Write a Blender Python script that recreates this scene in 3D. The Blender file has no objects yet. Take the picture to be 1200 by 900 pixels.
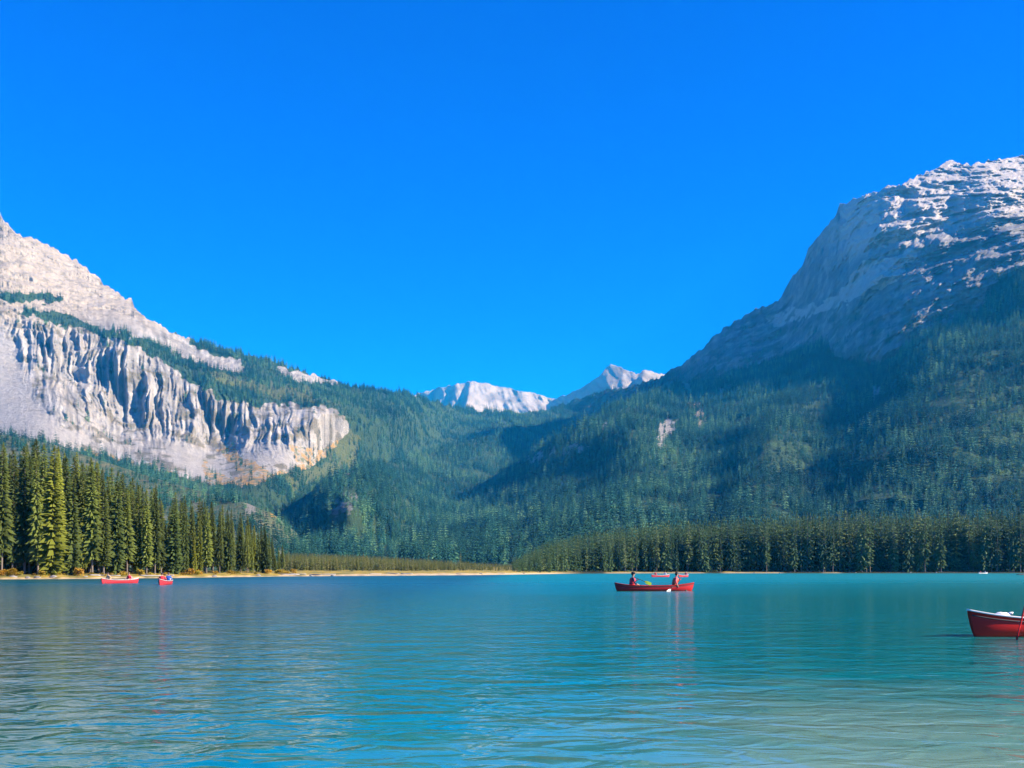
import bpy, bmesh, math, random
import numpy as np
from mathutils import Vector, Matrix

# ------------------------------------------------------------------ camera, sky, sun, exposure
scene = bpy.context.scene
COL = scene.collection
F, CX, YH, CAMZ = 1200.0, 600.0, 668.0, 1.3      # focal length / principal column / horizon row in photo pixels, eye height in m

cam_data = bpy.data.cameras.new('camera')
cam_data.sensor_width = 36.0
cam_data.lens = 36.0
cam_data.shift_y = (YH - 450.0) / 1200.0
cam_data.clip_start = 0.1
cam_data.clip_end = 60000.0
cam = bpy.data.objects.new('camera', cam_data)
cam.location = (0, 0, CAMZ)
cam.rotation_euler = (math.radians(90), 0, 0)
COL.objects.link(cam)
scene.camera = cam

SUN_EL = math.radians(30)
SUN_AZ = math.radians(101)             # clockwise from the view direction (+Y): from the right
world = bpy.data.worlds.new('World')
scene.world = world
world.use_nodes = True
wn, wl = world.node_tree.nodes, world.node_tree.links
wn.clear()
sky = wn.new('ShaderNodeTexSky')
sky.sky_type = 'NISHITA'
sky.sun_disc = False
sky.sun_elevation = SUN_EL
sky.sun_rotation = SUN_AZ
sky.altitude = 3500
sky.air_density = 1.0
sky.dust_density = 0.0
sky.ozone_density = 6.0
hsv = wn.new('ShaderNodeHueSaturation')
hsv.inputs['Saturation'].default_value = 2.1
hsv.inputs['Value'].default_value = 1.0
hsv.inputs['Hue'].default_value = 0.526
bg = wn.new('ShaderNodeBackground')
bg.inputs['Strength'].default_value = 0.13
wo = wn.new('ShaderNodeOutputWorld')
wl.new(sky.outputs[0], hsv.inputs['Color'])
wl.new(hsv.outputs[0], bg.inputs['Color'])
wl.new(bg.outputs[0], wo.inputs['Surface'])

sun_data = bpy.data.lights.new('sun', 'SUN')
sun_data.energy = 4.7
sun_data.angle = math.radians(0.5)
sun_data.color = (1.0, 0.93, 0.81)
sun = bpy.data.objects.new('sun', sun_data)
SUN_DIR = Vector((math.sin(SUN_AZ) * math.cos(SUN_EL), math.cos(SUN_AZ) * math.cos(SUN_EL), math.sin(SUN_EL)))
sun.rotation_euler = SUN_DIR.to_track_quat('Z', 'Y').to_euler()
sun.location = (300, -100, 400)
COL.objects.link(sun)

scene.view_settings.view_transform = 'Standard'
scene.view_settings.look = 'None'
scene.view_settings.gamma = 1.0
scene.view_settings.exposure = 1.4
scene.view_settings.use_curve_mapping = False
cy = scene.cycles
cy.use_denoising = True
cy.max_bounces = 5
cy.diffuse_bounces = 2
cy.glossy_bounces = 2
cy.transmission_bounces = 2
cy.volume_bounces = 0
cy.sample_clamp_indirect = 6.0

rng = np.random.default_rng(7)
random.seed(7)

# ------------------------------------------------------------------ numpy noise
PERM = np.random.default_rng(11).permutation(256).astype(np.int32)
PERM = np.concatenate([PERM, PERM, PERM])
GR = np.array([[1,1,0],[-1,1,0],[1,-1,0],[-1,-1,0],[1,0,1],[-1,0,1],[1,0,-1],[-1,0,-1],
               [0,1,1],[0,-1,1],[0,1,-1],[0,-1,-1],[1,1,0],[-1,1,0],[0,-1,1],[0,-1,-1]], dtype=np.float32)

def perlin(x, y, z):
    x = np.asarray(x, np.float64); y = np.asarray(y, np.float64); z = np.asarray(z, np.float64)
    x, y, z = np.broadcast_arrays(x, y, z)
    xi = np.floor(x); yi = np.floor(y); zi = np.floor(z)
    xf = (x - xi).astype(np.float32); yf = (y - yi).astype(np.float32); zf = (z - zi).astype(np.float32)
    xi = xi.astype(np.int64) & 255; yi = yi.astype(np.int64) & 255; zi = zi.astype(np.int64) & 255
    fd = lambda t: t * t * t * (t * (t * 6 - 15) + 10)
    u, v, w = fd(xf), fd(yf), fd(zf)
    def g(dx, dy, dz):
        h = PERM[PERM[PERM[(xi + dx) & 255] + ((yi + dy) & 255)] + ((zi + dz) & 255)] & 15
        gr = GR[h]
        return gr[..., 0] * (xf - dx) + gr[..., 1] * (yf - dy) + gr[..., 2] * (zf - dz)
    l = lambda a, b, t: a + t * (b - a)
    return l(l(l(g(0,0,0), g(1,0,0), u), l(g(0,1,0), g(1,1,0), u), v),
             l(l(g(0,0,1), g(1,0,1), u), l(g(0,1,1), g(1,1,1), u), v), w)

def fbm(x, y, z, octv=4, gain=0.5, lac=2.03):
    a, s, f = 1.0, 0.0, 1.0
    for i in range(octv):
        s = s + a * perlin(x * f + 17.3 * i, y * f + 5.1 * i, z * f + 9.7 * i)
        a *= gain; f *= lac
    return s

def ridged(x, y, z, octv=4, gain=0.5, lac=2.1):
    a, s, f = 1.0, 0.0, 1.0
    for i in range(octv):
        n = 1.0 - 2.0 * np.abs(perlin(x * f + 31.7 * i, y * f + 3.3 * i, z * f + 7.9 * i))
        s = s + a * n
        a *= gain; f *= lac
    return s

def terrace(z, period, edge=0.78):
    """cliff-and-ledge steps: how far the wall stands back of its mean slope, in units of one step"""
    f = z / period - np.floor(z / period)
    t = np.clip((f - edge) / (1 - edge), 0, 1)
    return t - f

def smooth(a, b, x):
    t = np.clip((x - a) / (b - a), 0, 1)
    return t * t * (3 - 2 * t)

def inpoly(x, y, poly):
    r = np.zeros(np.broadcast(x, y).shape, bool)
    n = len(poly)
    for i in range(n):
        x1, y1 = poly[i]; x2, y2 = poly[(i + 1) % n]
        c = ((y1 > y) != (y2 > y))
        r ^= c & (x < (x2 - x1) * (y - y1) / ((y2 - y1) if y2 != y1 else 1e-9) + x1)
    return r

def polyx(pts):
    a = np.array(pts, float)
    return lambda x: np.interp(x, a[:, 0], a[:, 1])

def blur(a, k=5):
    a = a.astype(float)
    for ax in (0, 1):
        for _ in range(2):
            p = np.pad(a, [(k, k) if i == ax else (0, 0) for i in range(2)], mode='edge')
            c = np.cumsum(p, ax)
            c = np.concatenate([np.zeros_like(np.take(c, [0], ax)), c], ax)
            n = a.shape[ax]
            a = (np.take(c, range(2 * k + 1, n + 2 * k + 1), ax) - np.take(c, range(0, n), ax)) / (2 * k + 1)
    return a

def spur(x, y, line, wl_, wr_):
    """1 on a line running down a slope, falling off fast on its left, slowly on its right (photo pixels)."""
    a = np.array(line, float)
    a = a[np.argsort(a[:, 1])]
    lx = np.interp(y, a[:, 1], a[:, 0])
    d = x - lx
    p = np.where(d < 0, np.clip(1 + d / wl_, 0, 1), np.clip(1 - d / wr_, 0, 1))
    p = p * p * (3 - 2 * p)
    y0, y1 = a[0, 1], a[-1, 1]
    e = smooth(y0 - 35, y0 + 25, y) * (1 - smooth(y1 - 25, y1 + 35, y))
    return p * e

def rbf(pts, c=45.0):
    a = np.array(pts, float)
    P = a[:, :2]; V = a[:, 2]
    n = len(P)
    K = np.sqrt(((P[:, None] - P[None]) ** 2).sum(-1) + c * c)
    A = np.zeros((n + 3, n + 3))
    A[:n, :n] = K + np.eye(n) * 0.5
    A[:n, n] = 1; A[:n, n + 1:] = P / 100
    A[n, :n] = 1; A[n + 1:, :n] = (P / 100).T
    w = np.linalg.solve(A, np.concatenate([V, [0, 0, 0]]))
    def f(x, y):
        r = w[n] + w[n + 1] * x / 100 + w[n + 2] * y / 100
        for i in range(n):
            r = r + w[i] * np.sqrt((x - P[i, 0]) ** 2 + (y - P[i, 1]) ** 2 + c * c)
        return r
    return f

def at(px, py, D):
    return ((px - CX) / F * D, D, CAMZ + (YH - py) / F * D)

def on_plane(px, py, z=0.0):
    D = (CAMZ - z) * F / (py - YH)
    return Vector(((px - CX) / F * D, D, z))

# ------------------------------------------------------------------ materials
def new_mat(name):
    m = bpy.data.materials.new(name)
    m.use_nodes = True
    nt = m.node_tree
    nt.nodes.clear()
    out = nt.nodes.new('ShaderNodeOutputMaterial')
    b = nt.nodes.new('ShaderNodeBsdfPrincipled')
    nt.links.new(b.outputs[0], out.inputs['Surface'])
    return m, nt, b

def paint(name, col, rough=0.5, var=0.12, scale=8.0, spec=0.5, metal=0.0):
    m, nt, b = new_mat(name)
    tc = nt.nodes.new('ShaderNodeTexCoord')
    n = nt.nodes.new('ShaderNodeTexNoise'); n.inputs['Scale'].default_value = scale; n.inputs['Detail'].default_value = 4
    nt.links.new(tc.outputs['Object'], n.inputs['Vector'])
    mp = nt.nodes.new('ShaderNodeMapRange')
    mp.inputs['To Min'].default_value = 1 - var; mp.inputs['To Max'].default_value = 1 + var
    nt.links.new(n.outputs['Fac'], mp.inputs['Value'])
    mx = nt.nodes.new('ShaderNodeVectorMath'); mx.operation = 'SCALE'
    mx.inputs[0].default_value = col
    nt.links.new(mp.outputs[0], mx.inputs['Scale'])
    nt.links.new(mx.outputs[0], b.inputs['Base Color'])
    b.inputs['Roughness'].default_value = rough
    b.inputs['Specular IOR Level'].default_value = spec
    b.inputs['Metallic'].default_value = metal
    return m

def terrain_mat(name, scale=0.02, bump=6.0):
    """albedo comes from the 'albedo' attribute (rock, scree, grass, forest floor), broken up by world-space grain"""
    m, nt, b = new_mat(name)
    at_ = nt.nodes.new('ShaderNodeAttribute'); at_.attribute_name = 'albedo'
    geo = nt.nodes.new('ShaderNodeNewGeometry')
    mp = nt.nodes.new('ShaderNodeMapping'); mp.inputs['Scale'].default_value = (scale, scale, scale)
    nt.links.new(geo.outputs['Position'], mp.inputs['Vector'])
    n1 = nt.nodes.new('ShaderNodeTexNoise'); n1.inputs['Scale'].default_value = 3.0; n1.inputs['Detail'].default_value = 8; n1.inputs['Roughness'].default_value = 0.65
    nt.links.new(mp.outputs[0], n1.inputs['Vector'])
    mr = nt.nodes.new('ShaderNodeMapRange'); mr.inputs['From Min'].default_value = 0.25; mr.inputs['From Max'].default_value = 0.75
    mr.inputs['To Min'].default_value = 0.72; mr.inputs['To Max'].default_value = 1.22
    nt.links.new(n1.outputs['Fac'], mr.inputs['Value'])
    sc = nt.nodes.new('ShaderNodeVectorMath'); sc.operation = 'SCALE'
    nt.links.new(at_.outputs['Color'], sc.inputs[0]); nt.links.new(mr.outputs[0], sc.inputs['Scale'])
    nt.links.new(sc.outputs[0], b.inputs['Base Color'])
    n2 = nt.nodes.new('ShaderNodeTexNoise'); n2.inputs['Scale'].default_value = 5.0; n2.inputs['Detail'].default_value = 7; n2.inputs['Roughness'].default_value = 0.7
    nt.links.new(mp.outputs[0], n2.inputs['Vector'])
    bp = nt.nodes.new('ShaderNodeBump'); bp.inputs['Distance'].default_value = bump; bp.inputs['Strength'].default_value = 0.8
    nt.links.new(n2.outputs['Fac'], bp.inputs['Height'])
    nt.links.new(bp.outputs[0], b.inputs['Normal'])
    b.inputs['Roughness'].default_value = 0.95
    b.inputs['Specular IOR Level'].default_value = 0.15
    return m

def foliage_mat(name, c1, c2, c3=None, use_obj_color=False, scale=0.8, stand=0.0):
    """needle / leaf colour varies from tree to tree (Object Info random) and from spray to spray (noise)"""
    m, nt, b = new_mat(name)
    oi = nt.nodes.new('ShaderNodeObjectInfo')
    rp = nt.nodes.new('ShaderNodeValToRGB')
    rp.color_ramp.elements[0].color = (*c1, 1); rp.color_ramp.elements[1].color = (*c2, 1)
    if c3:
        e = rp.color_ramp.elements.new(0.86); e.color = (*c2, 1)
        rp.color_ramp.elements[-1].color = (*c3, 1)
    if stand:                                       # whole stands lean darker / lighter than their neighbours
        sn = nt.nodes.new('ShaderNodeTexNoise'); sn.inputs['Scale'].default_value = 1.0; sn.inputs['Detail'].default_value = 4
        sm = nt.nodes.new('ShaderNodeVectorMath'); sm.operation = 'SCALE'; sm.inputs['Scale'].default_value = stand
        nt.links.new(oi.outputs['Location'], sm.inputs[0]); nt.links.new(sm.outputs[0], sn.inputs['Vector'])
        ma = nt.nodes.new('ShaderNodeMath'); ma.operation = 'MULTIPLY_ADD'; ma.inputs[1].default_value = 2.4; ma.inputs[2].default_value = -1.2
        nt.links.new(sn.outputs['Fac'], ma.inputs[0])
        mb = nt.nodes.new('ShaderNodeMath'); mb.operation = 'ADD'; mb.use_clamp = True
        nt.links.new(ma.outputs[0], mb.inputs[0]); nt.links.new(oi.outputs['Random'], mb.inputs[1])
        nt.links.new(mb.outputs[0], rp.inputs[0])
    else:
        nt.links.new(oi.outputs['Random'], rp.inputs[0])
    col = rp.outputs[0]
    if use_obj_color:
        mm = nt.nodes.new('ShaderNodeMix'); mm.data_type = 'RGBA'; mm.blend_type = 'MULTIPLY'; mm.inputs[0].default_value = 1.0
        nt.links.new(col, mm.inputs[6]); nt.links.new(oi.outputs['Color'], mm.inputs[7])
        col = mm.outputs[2]
    tc = nt.nodes.new('ShaderNodeTexCoord')
    n = nt.nodes.new('ShaderNodeTexNoise'); n.inputs['Scale'].default_value = scale; n.inputs['Detail'].default_value = 3
    nt.links.new(tc.outputs['Object'], n.inputs['Vector'])
    mr = nt.nodes.new('ShaderNodeMapRange'); mr.inputs['From Min'].default_value = 0.3; mr.inputs['From Max'].default_value = 0.7
    mr.inputs['To Min'].default_value = 0.65; mr.inputs['To Max'].default_value = 1.35
    nt.links.new(n.outputs['Fac'], mr.inputs['Value'])
    sc = nt.nodes.new('ShaderNodeVectorMath'); sc.operation = 'SCALE'
    nt.links.new(col, sc.inputs[0]); nt.links.new(mr.outputs[0], sc.inputs['Scale'])
    nt.links.new(sc.outputs[0], b.inputs['Base Color'])
    b.inputs['Roughness'].default_value = 0.8
    b.inputs['Specular IOR Level'].default_value = 0.2
    tr = nt.nodes.new('ShaderNodeBsdfTranslucent')
    nt.links.new(sc.outputs[0], tr.inputs['Color'])
    mix = nt.nodes.new('ShaderNodeMixShader'); mix.inputs[0].default_value = 0.3
    nt.links.new(b.outputs[0], mix.inputs[1]); nt.links.new(tr.outputs[0], mix.inputs[2])
    out = [x for x in nt.nodes if x.type == 'OUTPUT_MATERIAL'][0]
    nt.links.new(mix.outputs[0], out.inputs['Surface'])
    return m

M_ROCK = terrain_mat('mountain_ground', 0.03, 8.0)
M_SHORE = terrain_mat('shore_ground', 0.6, 0.08)
M_FAR = foliage_mat('far_spruce_needles', (0.005, 0.042, 0.040), (0.036, 0.150, 0.098), (0.14, 0.29, 0.14), scale=0.15, stand=0.006)  # tree-to-tree tones, spread wider to stand in for sunlit and shaded crowns
M_NEAR = foliage_mat('spruce_needles', (0.038, 0.060, 0.015), (0.095, 0.118, 0.022), (0.15, 0.17, 0.025), use_obj_color=True)
M_OLIVE = foliage_mat('shore_spruce_needles', (0.024, 0.070, 0.034), (0.085, 0.150, 0.050), (0.20, 0.26, 0.09), scale=0.4)
M_SAP = foliage_mat('sapling_leaves', (0.07, 0.10, 0.03), (0.15, 0.16, 0.05), (0.2, 0.19, 0.06))
M_SHRUB = foliage_mat('autumn_leaves', (0.42, 0.24, 0.025), (0.30, 0.27, 0.03), (0.45, 0.15, 0.02), scale=2.0)
M_BARK = paint('grey_bark', (0.16, 0.135, 0.11), 0.9, 0.3, 3.0, 0.2)
M_STONE = paint('shore_stone', (0.22, 0.21, 0.20), 0.9, 0.25, 4.0, 0.2)
M_DEAD = paint('bleached_wood', (0.33, 0.31, 0.29), 0.9, 0.25, 2.0, 0.2)

# ------------------------------------------------------------------ object helpers
def tag(o, label=None, category=None, group=None, kind=None):
    if label: o['label'] = label
    if category: o['category'] = category
    if group: o['group'] = group
    if kind: o['kind'] = kind
    return o

def link(o, parent=None):
    COL.objects.link(o)
    if parent is not None:
        o.parent = parent
    return o

def mesh_obj(name, verts, faces, mats, parent=None, smooth_=True):
    me = bpy.data.meshes.new(name)
    me.from_pydata([tuple(v) for v in verts], [], [tuple(f) for f in faces])
    for m in (mats if isinstance(mats, (list, tuple)) else [mats]):
        me.materials.append(m)
    if smooth_:
        me.shade_smooth()
    me.update()
    return link(bpy.data.objects.new(name, me), parent)

def grid_mesh(name, P, albedo, mat, smooth_=True):
    ny, nx = P.shape[:2]
    idx = np.arange(nx * ny).reshape(ny, nx)
    f = np.stack([idx[:-1, :-1], idx[:-1, 1:], idx[1:, 1:], idx[1:, :-1]], -1).reshape(-1, 4)
    me = bpy.data.meshes.new(name)
    me.vertices.add(nx * ny)
    me.vertices.foreach_set('co', P.reshape(-1).astype(np.float32))
    me.loops.add(f.size); me.loops.foreach_set('vertex_index', f.reshape(-1).astype(np.int32))
    me.polygons.add(len(f)); me.polygons.foreach_set('loop_start', (np.arange(len(f)) * 4).astype(np.int32))
    me.update(calc_edges=True)
    if albedo is not None:
        ca = me.color_attributes.new('albedo', 'FLOAT_COLOR', 'POINT')
        c = np.concatenate([albedo.reshape(-1, 3), np.ones((nx * ny, 1))], 1)
        ca.data.foreach_set('color', c.reshape(-1).astype(np.float32))
    me.materials.append(mat)
    if smooth_:
        me.shade_smooth()
    o = bpy.data.objects.new(name, me)
    return link(o)

def lerp3(a, b, t):
    return a + (np.asarray(b) - a) * t[..., None]

def const(shape, c):
    return np.broadcast_to(np.array(c, float), shape + (3,)).copy()

# ------------------------------------------------------------------ relief: slopes whose distance comes from control points
def relief(name, x0, x1, nx, ny, top, bot, ctrl, disp, colour, jitter=0.0, flat=False, c=45.0, dmin=350.0, mono=False):
    xs = np.linspace(x0, x1, nx)
    T, B = polyx(top)(xs), polyx(bot)(xs)
    if jitter:
        T = T + jitter * fbm(xs / 9.0, xs * 0 + 3.3, xs * 0, 4, 0.6)
    B = np.maximum(B, T + 4)
    s = np.linspace(0, 1, ny)[:, None]
    x = np.broadcast_to(xs[None], (ny, nx)).copy()
    y = B[None] + (T - B)[None] * s
    D0 = rbf(ctrl, c)(x, y)
    X0, Z0 = (x - CX) / F * D0, (YH - y) / F * D0
    D = np.maximum(D0 + disp(x, y, X0, D0, Z0), dmin)
    if mono:                                  # no overhangs on the forested slopes
        D = np.maximum.accumulate(D, 0)
    P = np.stack([(x - CX) / F * D, D, CAMZ + (YH - y) / F * D], -1)
    alb, trees = colour(x, y, P)
    # the far side: over the crest and down behind it
    rows, cols = [P], [alb]
    t = P[-1]
    for k, (g, h) in enumerate(((1.03, 0.985), (1.10, 0.86), (1.25, 0.45), (1.42, -0.02))):
        r = t.copy(); r[:, 0] *= g; r[:, 1] *= g; r[:, 2] = t[:, 2] * h
        rows.append(r[None]); cols.append(alb[-1:])
    o = grid_mesh(name, np.concatenate(rows, 0), np.concatenate(cols, 0), M_ROCK, not flat)
    tag(o, kind='structure')
    return dict(o=o, P=P, x=x, y=y, trees=trees)

ROCK = np.array([0.29, 0.288, 0.285])
ROCKB = np.array([0.34, 0.295, 0.235])
SCREE = np.array([0.31, 0.305, 0.30])
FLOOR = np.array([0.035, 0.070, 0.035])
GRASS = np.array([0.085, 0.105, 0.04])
ORANGE = np.array([0.36, 0.22, 0.05])

def wob(x, y, a=6.0, s=16.0):
    return x + a * fbm(x / s, y / s, 0 * x + 1.7, 3), y + a * fbm(x / s, y / s, 0 * x + 8.2, 3)

# ---- far snowy/rocky peaks above the pass
def far_peaks():
    def disp(x, y, X, D, Z):
        r = ridged(X / 300.0 + Z / 900.0, D / 2500.0, Z / 1400.0, 4, 0.5)
        a = 130 * r
        for line, A in (([(518, 452), (512, 490)], 330), ([(534, 452), (530, 490)], 260), ([(553, 446), (545, 490)], 420), ([(590, 452), (600, 492)], 140)):
            a = a + A * spur(x, y, line, 9, 45)
        return -a - 60 * fbm(X / 120, D / 400, Z / 120, 4)
    def colour(x, y, P):
        n = fbm(P[..., 0] / 160, P[..., 1] / 600, P[..., 2] / 120, 4)
        c = lerp3(const(x.shape, (0.27, 0.26, 0.25)), (0.16, 0.15, 0.145), smooth(0.0, 0.5, n))
        return c, np.zeros(x.shape)
    relief('mountain_far', 430, 720, 280, 60,
           [(430, 476), (470, 468), (490, 461), (505, 457), (520, 453), (545, 448), (560, 447), (580, 452), (600, 456), (625, 460), (640, 465), (655, 470), (680, 476), (720, 486)],
           [(430, 520), (720, 520)],
           [(430, 480, 9300), (560, 447, 9400), (680, 476, 9500), (430, 520, 8300), (560, 520, 8100), (720, 520, 8300), (720, 486, 9400)],
           disp, colour, jitter=2.2, flat=False)
    def disp2(x, y, X, D, Z):
        r = ridged(X / 260.0 + Z / 800.0, D / 2500.0, Z / 1200.0, 4, 0.5)
        a = 90 * r
        a = a + 800 * spur(x, y, [(719, 426), (722, 445), (705, 480)], 75, 160)
        a = a + 200 * spur(x, y, [(756, 434), (748, 470)], 8, 40)
        return -a - 50 * fbm(X / 120, D / 400, Z / 120, 4)
    relief('mountain_far_snowy', 640, 860, 230, 60,
           [(640, 474), (655, 466), (675, 458), (690, 449), (702, 441), (710, 432), (716, 427), (724, 429), (735, 433), (746, 438), (756, 433), (768, 436), (790, 440), (860, 450)],
           [(640, 510), (860, 510)],
           [(640, 474, 8600), (720, 428, 8300), (860, 450, 8600), (640, 510, 7900), (720, 510, 7300), (860, 510, 7500)],
           disp2, colour, jitter=2.0)
far_peaks()

# ---- left mountain with its limestone wall and the forested pass
ROCK_WALL = [(-300, 300), (0, 357), (45, 372), (95, 386), (140, 398), (185, 420), (225, 450), (262, 468), (300, 474), (335, 474), (385, 477), (404, 489), (408, 505), (396, 520),
             (372, 545), (330, 556), (285, 572), (200, 556), (120, 535), (60, 520), (0, 512), (-300, 500)]
def left_colour(x, y, P):
    wx, wy = wob(x, y, 7, 14)
    X, D, Z = P[..., 0], P[..., 1], P[..., 2]
    wall = inpoly(wx, wy, ROCK_WALL)
    peak = inpoly(wx, wy, [(-300, 100), (0, 200), (160, 340), (198, 385), (222, 400), (258, 424), (240, 428), (205, 415), (165, 394), (120, 384), (80, 370), (48, 364), (-300, 352)])
    patch = inpoly(wx, wy, [(226, 416), (262, 417), (284, 425), (282, 434), (262, 434), (238, 427)]) | inpoly(wx, wy, [(322, 431), (350, 436), (395, 446), (402, 452), (360, 449), (330, 440)])
    ledge = inpoly(wx, wy, [(-40, 343), (20, 341), (70, 346), (78, 354), (40, 353), (-40, 351)])
    rock = wall | peak | patch
    n = fbm(X / 45, D / 45, Z / 45, 4)
    strata = perlin(X / 400, D / 400, Z / 14 + X / 90)
    c = const(x.shape, ROCK)
    c = lerp3(c, ROCKB, smooth(-0.2, 0.5, n) * 0.4)
    c = lerp3(c, (0.15, 0.15, 0.155), smooth(0.05, 0.45, fbm(1.85 * x / 26, D / 200, Z / 70, 4)) * 0.6)
    streak = fbm(1.85 * x / 9.0, D / 300.0, Z / 130.0, 3)
    c = c * (1 + 0.20 * strata + 0.6 * np.clip(streak, -0.6, 0.5))[..., None]
    c = lerp3(c, ROCKB * 1.05, smooth(400, 360, y) * 0.7)
    scr = inpoly(wx, wy, [(-300, 330), (0, 385), (20, 410), (45, 470), (75, 500), (110, 520), (60, 518), (0, 508), (-300, 500)]) | \
          inpoly(wx, wy, [(182, 505), (200, 505), (262, 552), (285, 566), (235, 562), (205, 545)]) | inpoly(wx, wy, [(262, 506), (300, 512), (372, 520), (350, 548), (300, 545), (280, 530)])
    c = lerp3(c, SCREE, scr * 0.85)
    # scrub clinging to the wall: gullies and ledges
    n2 = fbm(X / 30 + 5, D / 60, Z / 55, 4)
    scrub = smooth(0.18, 0.42, n2 + 0.25 * smooth(450, 480, y) * smooth(150, 200, x)) * (1 - scr * 0.8)
    c = lerp3(c, (0.11, 0.10, 0.06), scrub * wall * 0.75)
    n3 = fbm(X / 24 + 15, D / 40, Z / 18, 4)
    c = lerp3(c, (0.16, 0.145, 0.11), smooth(0.2, 0.5, n3) * peak * 0.6)
    org = inpoly(wx, wy, [(238, 540), (262, 560), (330, 552), (372, 536), (395, 516), (404, 520), (380, 552), (330, 566), (284, 578), (240, 572)]) | inpoly(wx, wy, [(252, 528), (270, 526), (300, 540), (312, 556), (296, 562), (270, 545)]) | inpoly(wx, wy, [(340, 522), (372, 526), (366, 542), (350, 538)]) | \
          inpoly(wx, wy, [(100, 524), (180, 548), (255, 572), (240, 580), (170, 560), (95, 534)])
    on = fbm(X / 14, D / 20, Z / 14, 3)
    c = lerp3(c, ORANGE, org * smooth(-0.15, 0.25, on) * 0.85)
    c = lerp3(c, GRASS * 1.2, org * smooth(0.1, 0.4, -on) * 0.8)
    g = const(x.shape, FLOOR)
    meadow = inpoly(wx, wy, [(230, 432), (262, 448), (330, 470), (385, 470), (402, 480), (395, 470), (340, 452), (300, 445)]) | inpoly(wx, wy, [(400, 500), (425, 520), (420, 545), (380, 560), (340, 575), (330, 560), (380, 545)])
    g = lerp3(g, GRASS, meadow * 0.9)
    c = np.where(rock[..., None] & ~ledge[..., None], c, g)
    trees = (~rock | ledge) * (1.0 - 0.75 * meadow) + 0.10 * (rock & wall & ~scr) * smooth(0.15, 0.4, n2) + 0.12 * (org & (on < 0))
    return c, trees
def left_disp(x, y, X, D, Z):
    wall = inpoly(x, y, ROCK_WALL)
    cliff = smooth(360, 385, y - 0.12 * np.clip(x, 0, 400)) * (1 - smooth(495, 530, y - 0.06 * np.clip(x, 0, 400))) * smooth(-10, 40, x) * (1 - smooth(362, 410, x))
    scr = blur(inpoly(x, y, [(-300, 330), (0, 385), (20, 410), (45, 470), (75, 500), (110, 520), (60, 518), (0, 508), (-300, 500)]), 9)
    cliff = cliff * (1 - 0.9 * scr)
    st = np.clip(np.gradient(Z, axis=0) / (np.abs(np.gradient(D, axis=0)) + 1e-6) / 0.75, 0.08, 1.0)
    cs = cliff * (0.25 + 0.75 * st)
    wx = 1.85 * x + 12 * fbm(X / 90, D / 300, Z / 120, 3)          # along the wall, in metres
    # fluted limestone: buttresses with sharp gullies between them, then finer flutes on every buttress
    but = np.abs(perlin(wx / 78.0, D / 900.0, Z / 420.0)) * 2.2
    flu = np.abs(perlin(wx / 26.0 + 9, D / 500.0, Z / 240.0)) * 2.0
    fin = np.abs(perlin(wx / 10.0 + 4, D / 200.0, Z / 110.0)) * 2.0
    a = cs * (44 * but + 34 * flu + 20 * fin)
    upper = (1 - smooth(355, 400, y)) * smooth(-400, 0, 300 - x)
    a = a + upper * (0.3 + 0.7 * st) * (16 * ridged(X / 70 + Z / 100, D / 300, Z / 60 - X / 150, 5, 0.62))
    zw = Z + 14 * fbm(X / 110, D / 150, Z / 300, 3) - 0.06 * X
    a = a - (cliff * 0.5 + upper * 0.9) * st * (22 * terrace(zw, 58.0, 0.86) + 9 * terrace(zw + 9, 19.0, 0.8))
    for line, A, wl_, wr_ in (([(58, 385), (70, 420)], 40, 9, 30), ([(76, 388), (84, 420)], 30, 7, 20), ([(92, 388), (98, 425)], 42, 10, 30), ([(135, 396), (142, 440), (150, 470)], 46, 15, 55),
                              ([(178, 440), (176, 490)], 48, 10, 40), ([(232, 470), (228, 505)], 40, 7, 26), ([(262, 474), (258, 510)], 36, 6, 30), ([(340, 480), (336, 512)], 24, 6, 25)):
        a = a + A * spur(x, y, line, wl_, wr_)
    a = a + 38 * fbm(X / 260, D / 300, Z / 260, 4) * (1 - 0.7 * scr) + 5.0 * fbm(X / 20, D / 20, Z / 20, 3) * wall * (0.25 + 0.75 * st)
    return -a
LM = relief('mountain_left', -240, 740, 1180, 380,
       [(-320, 210), (-200, 235), (-60, 262), (-15, 255), (0, 250), (6, 262), (20, 272), (45, 283), (60, 290), (80, 299), (100, 313), (115, 325), (135, 342), (154, 351), (158, 363), (180, 377), (200, 388),
        (230, 398), (260, 407), (300, 419), (340, 431), (380, 443), (410, 452), (450, 458), (490, 464), (520, 474), (560, 481), (600, 483), (640, 481), (660, 477), (760, 470)],
       [(-320, 640), (200, 640), (330, 640), (400, 580), (440, 564), (480, 553), (520, 542), (600, 524), (760, 500)],
       [(-320, 210, 3300), (0, 250, 3050), (150, 350, 2950), (260, 407, 3000), (400, 450, 3200), (490, 464, 3700), (560, 481, 4300), (640, 482, 4700), (760, 470, 5200),
        (-320, 350, 2500), (0, 350, 2480), (150, 395, 2480), (260, 455, 2430), (390, 478, 2550), (470, 490, 3000), (600, 500, 3900), (700, 505, 4300),
        (-320, 480, 1650), (0, 470, 1950), (100, 430, 2330), (150, 500, 2180), (60, 505, 1720), (260, 515, 2270), (390, 515, 2400), (200, 545, 1800), (300, 560, 1750), (400, 550, 2350), (480, 530, 3050),
        (-320, 640, 800), (0, 640, 900), (200, 640, 1000), (330, 640, 1500), (420, 590, 2250), (500, 560, 2950), (760, 540, 4000)],
       left_disp, left_colour, jitter=4.0, flat=True, mono=True)

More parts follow.
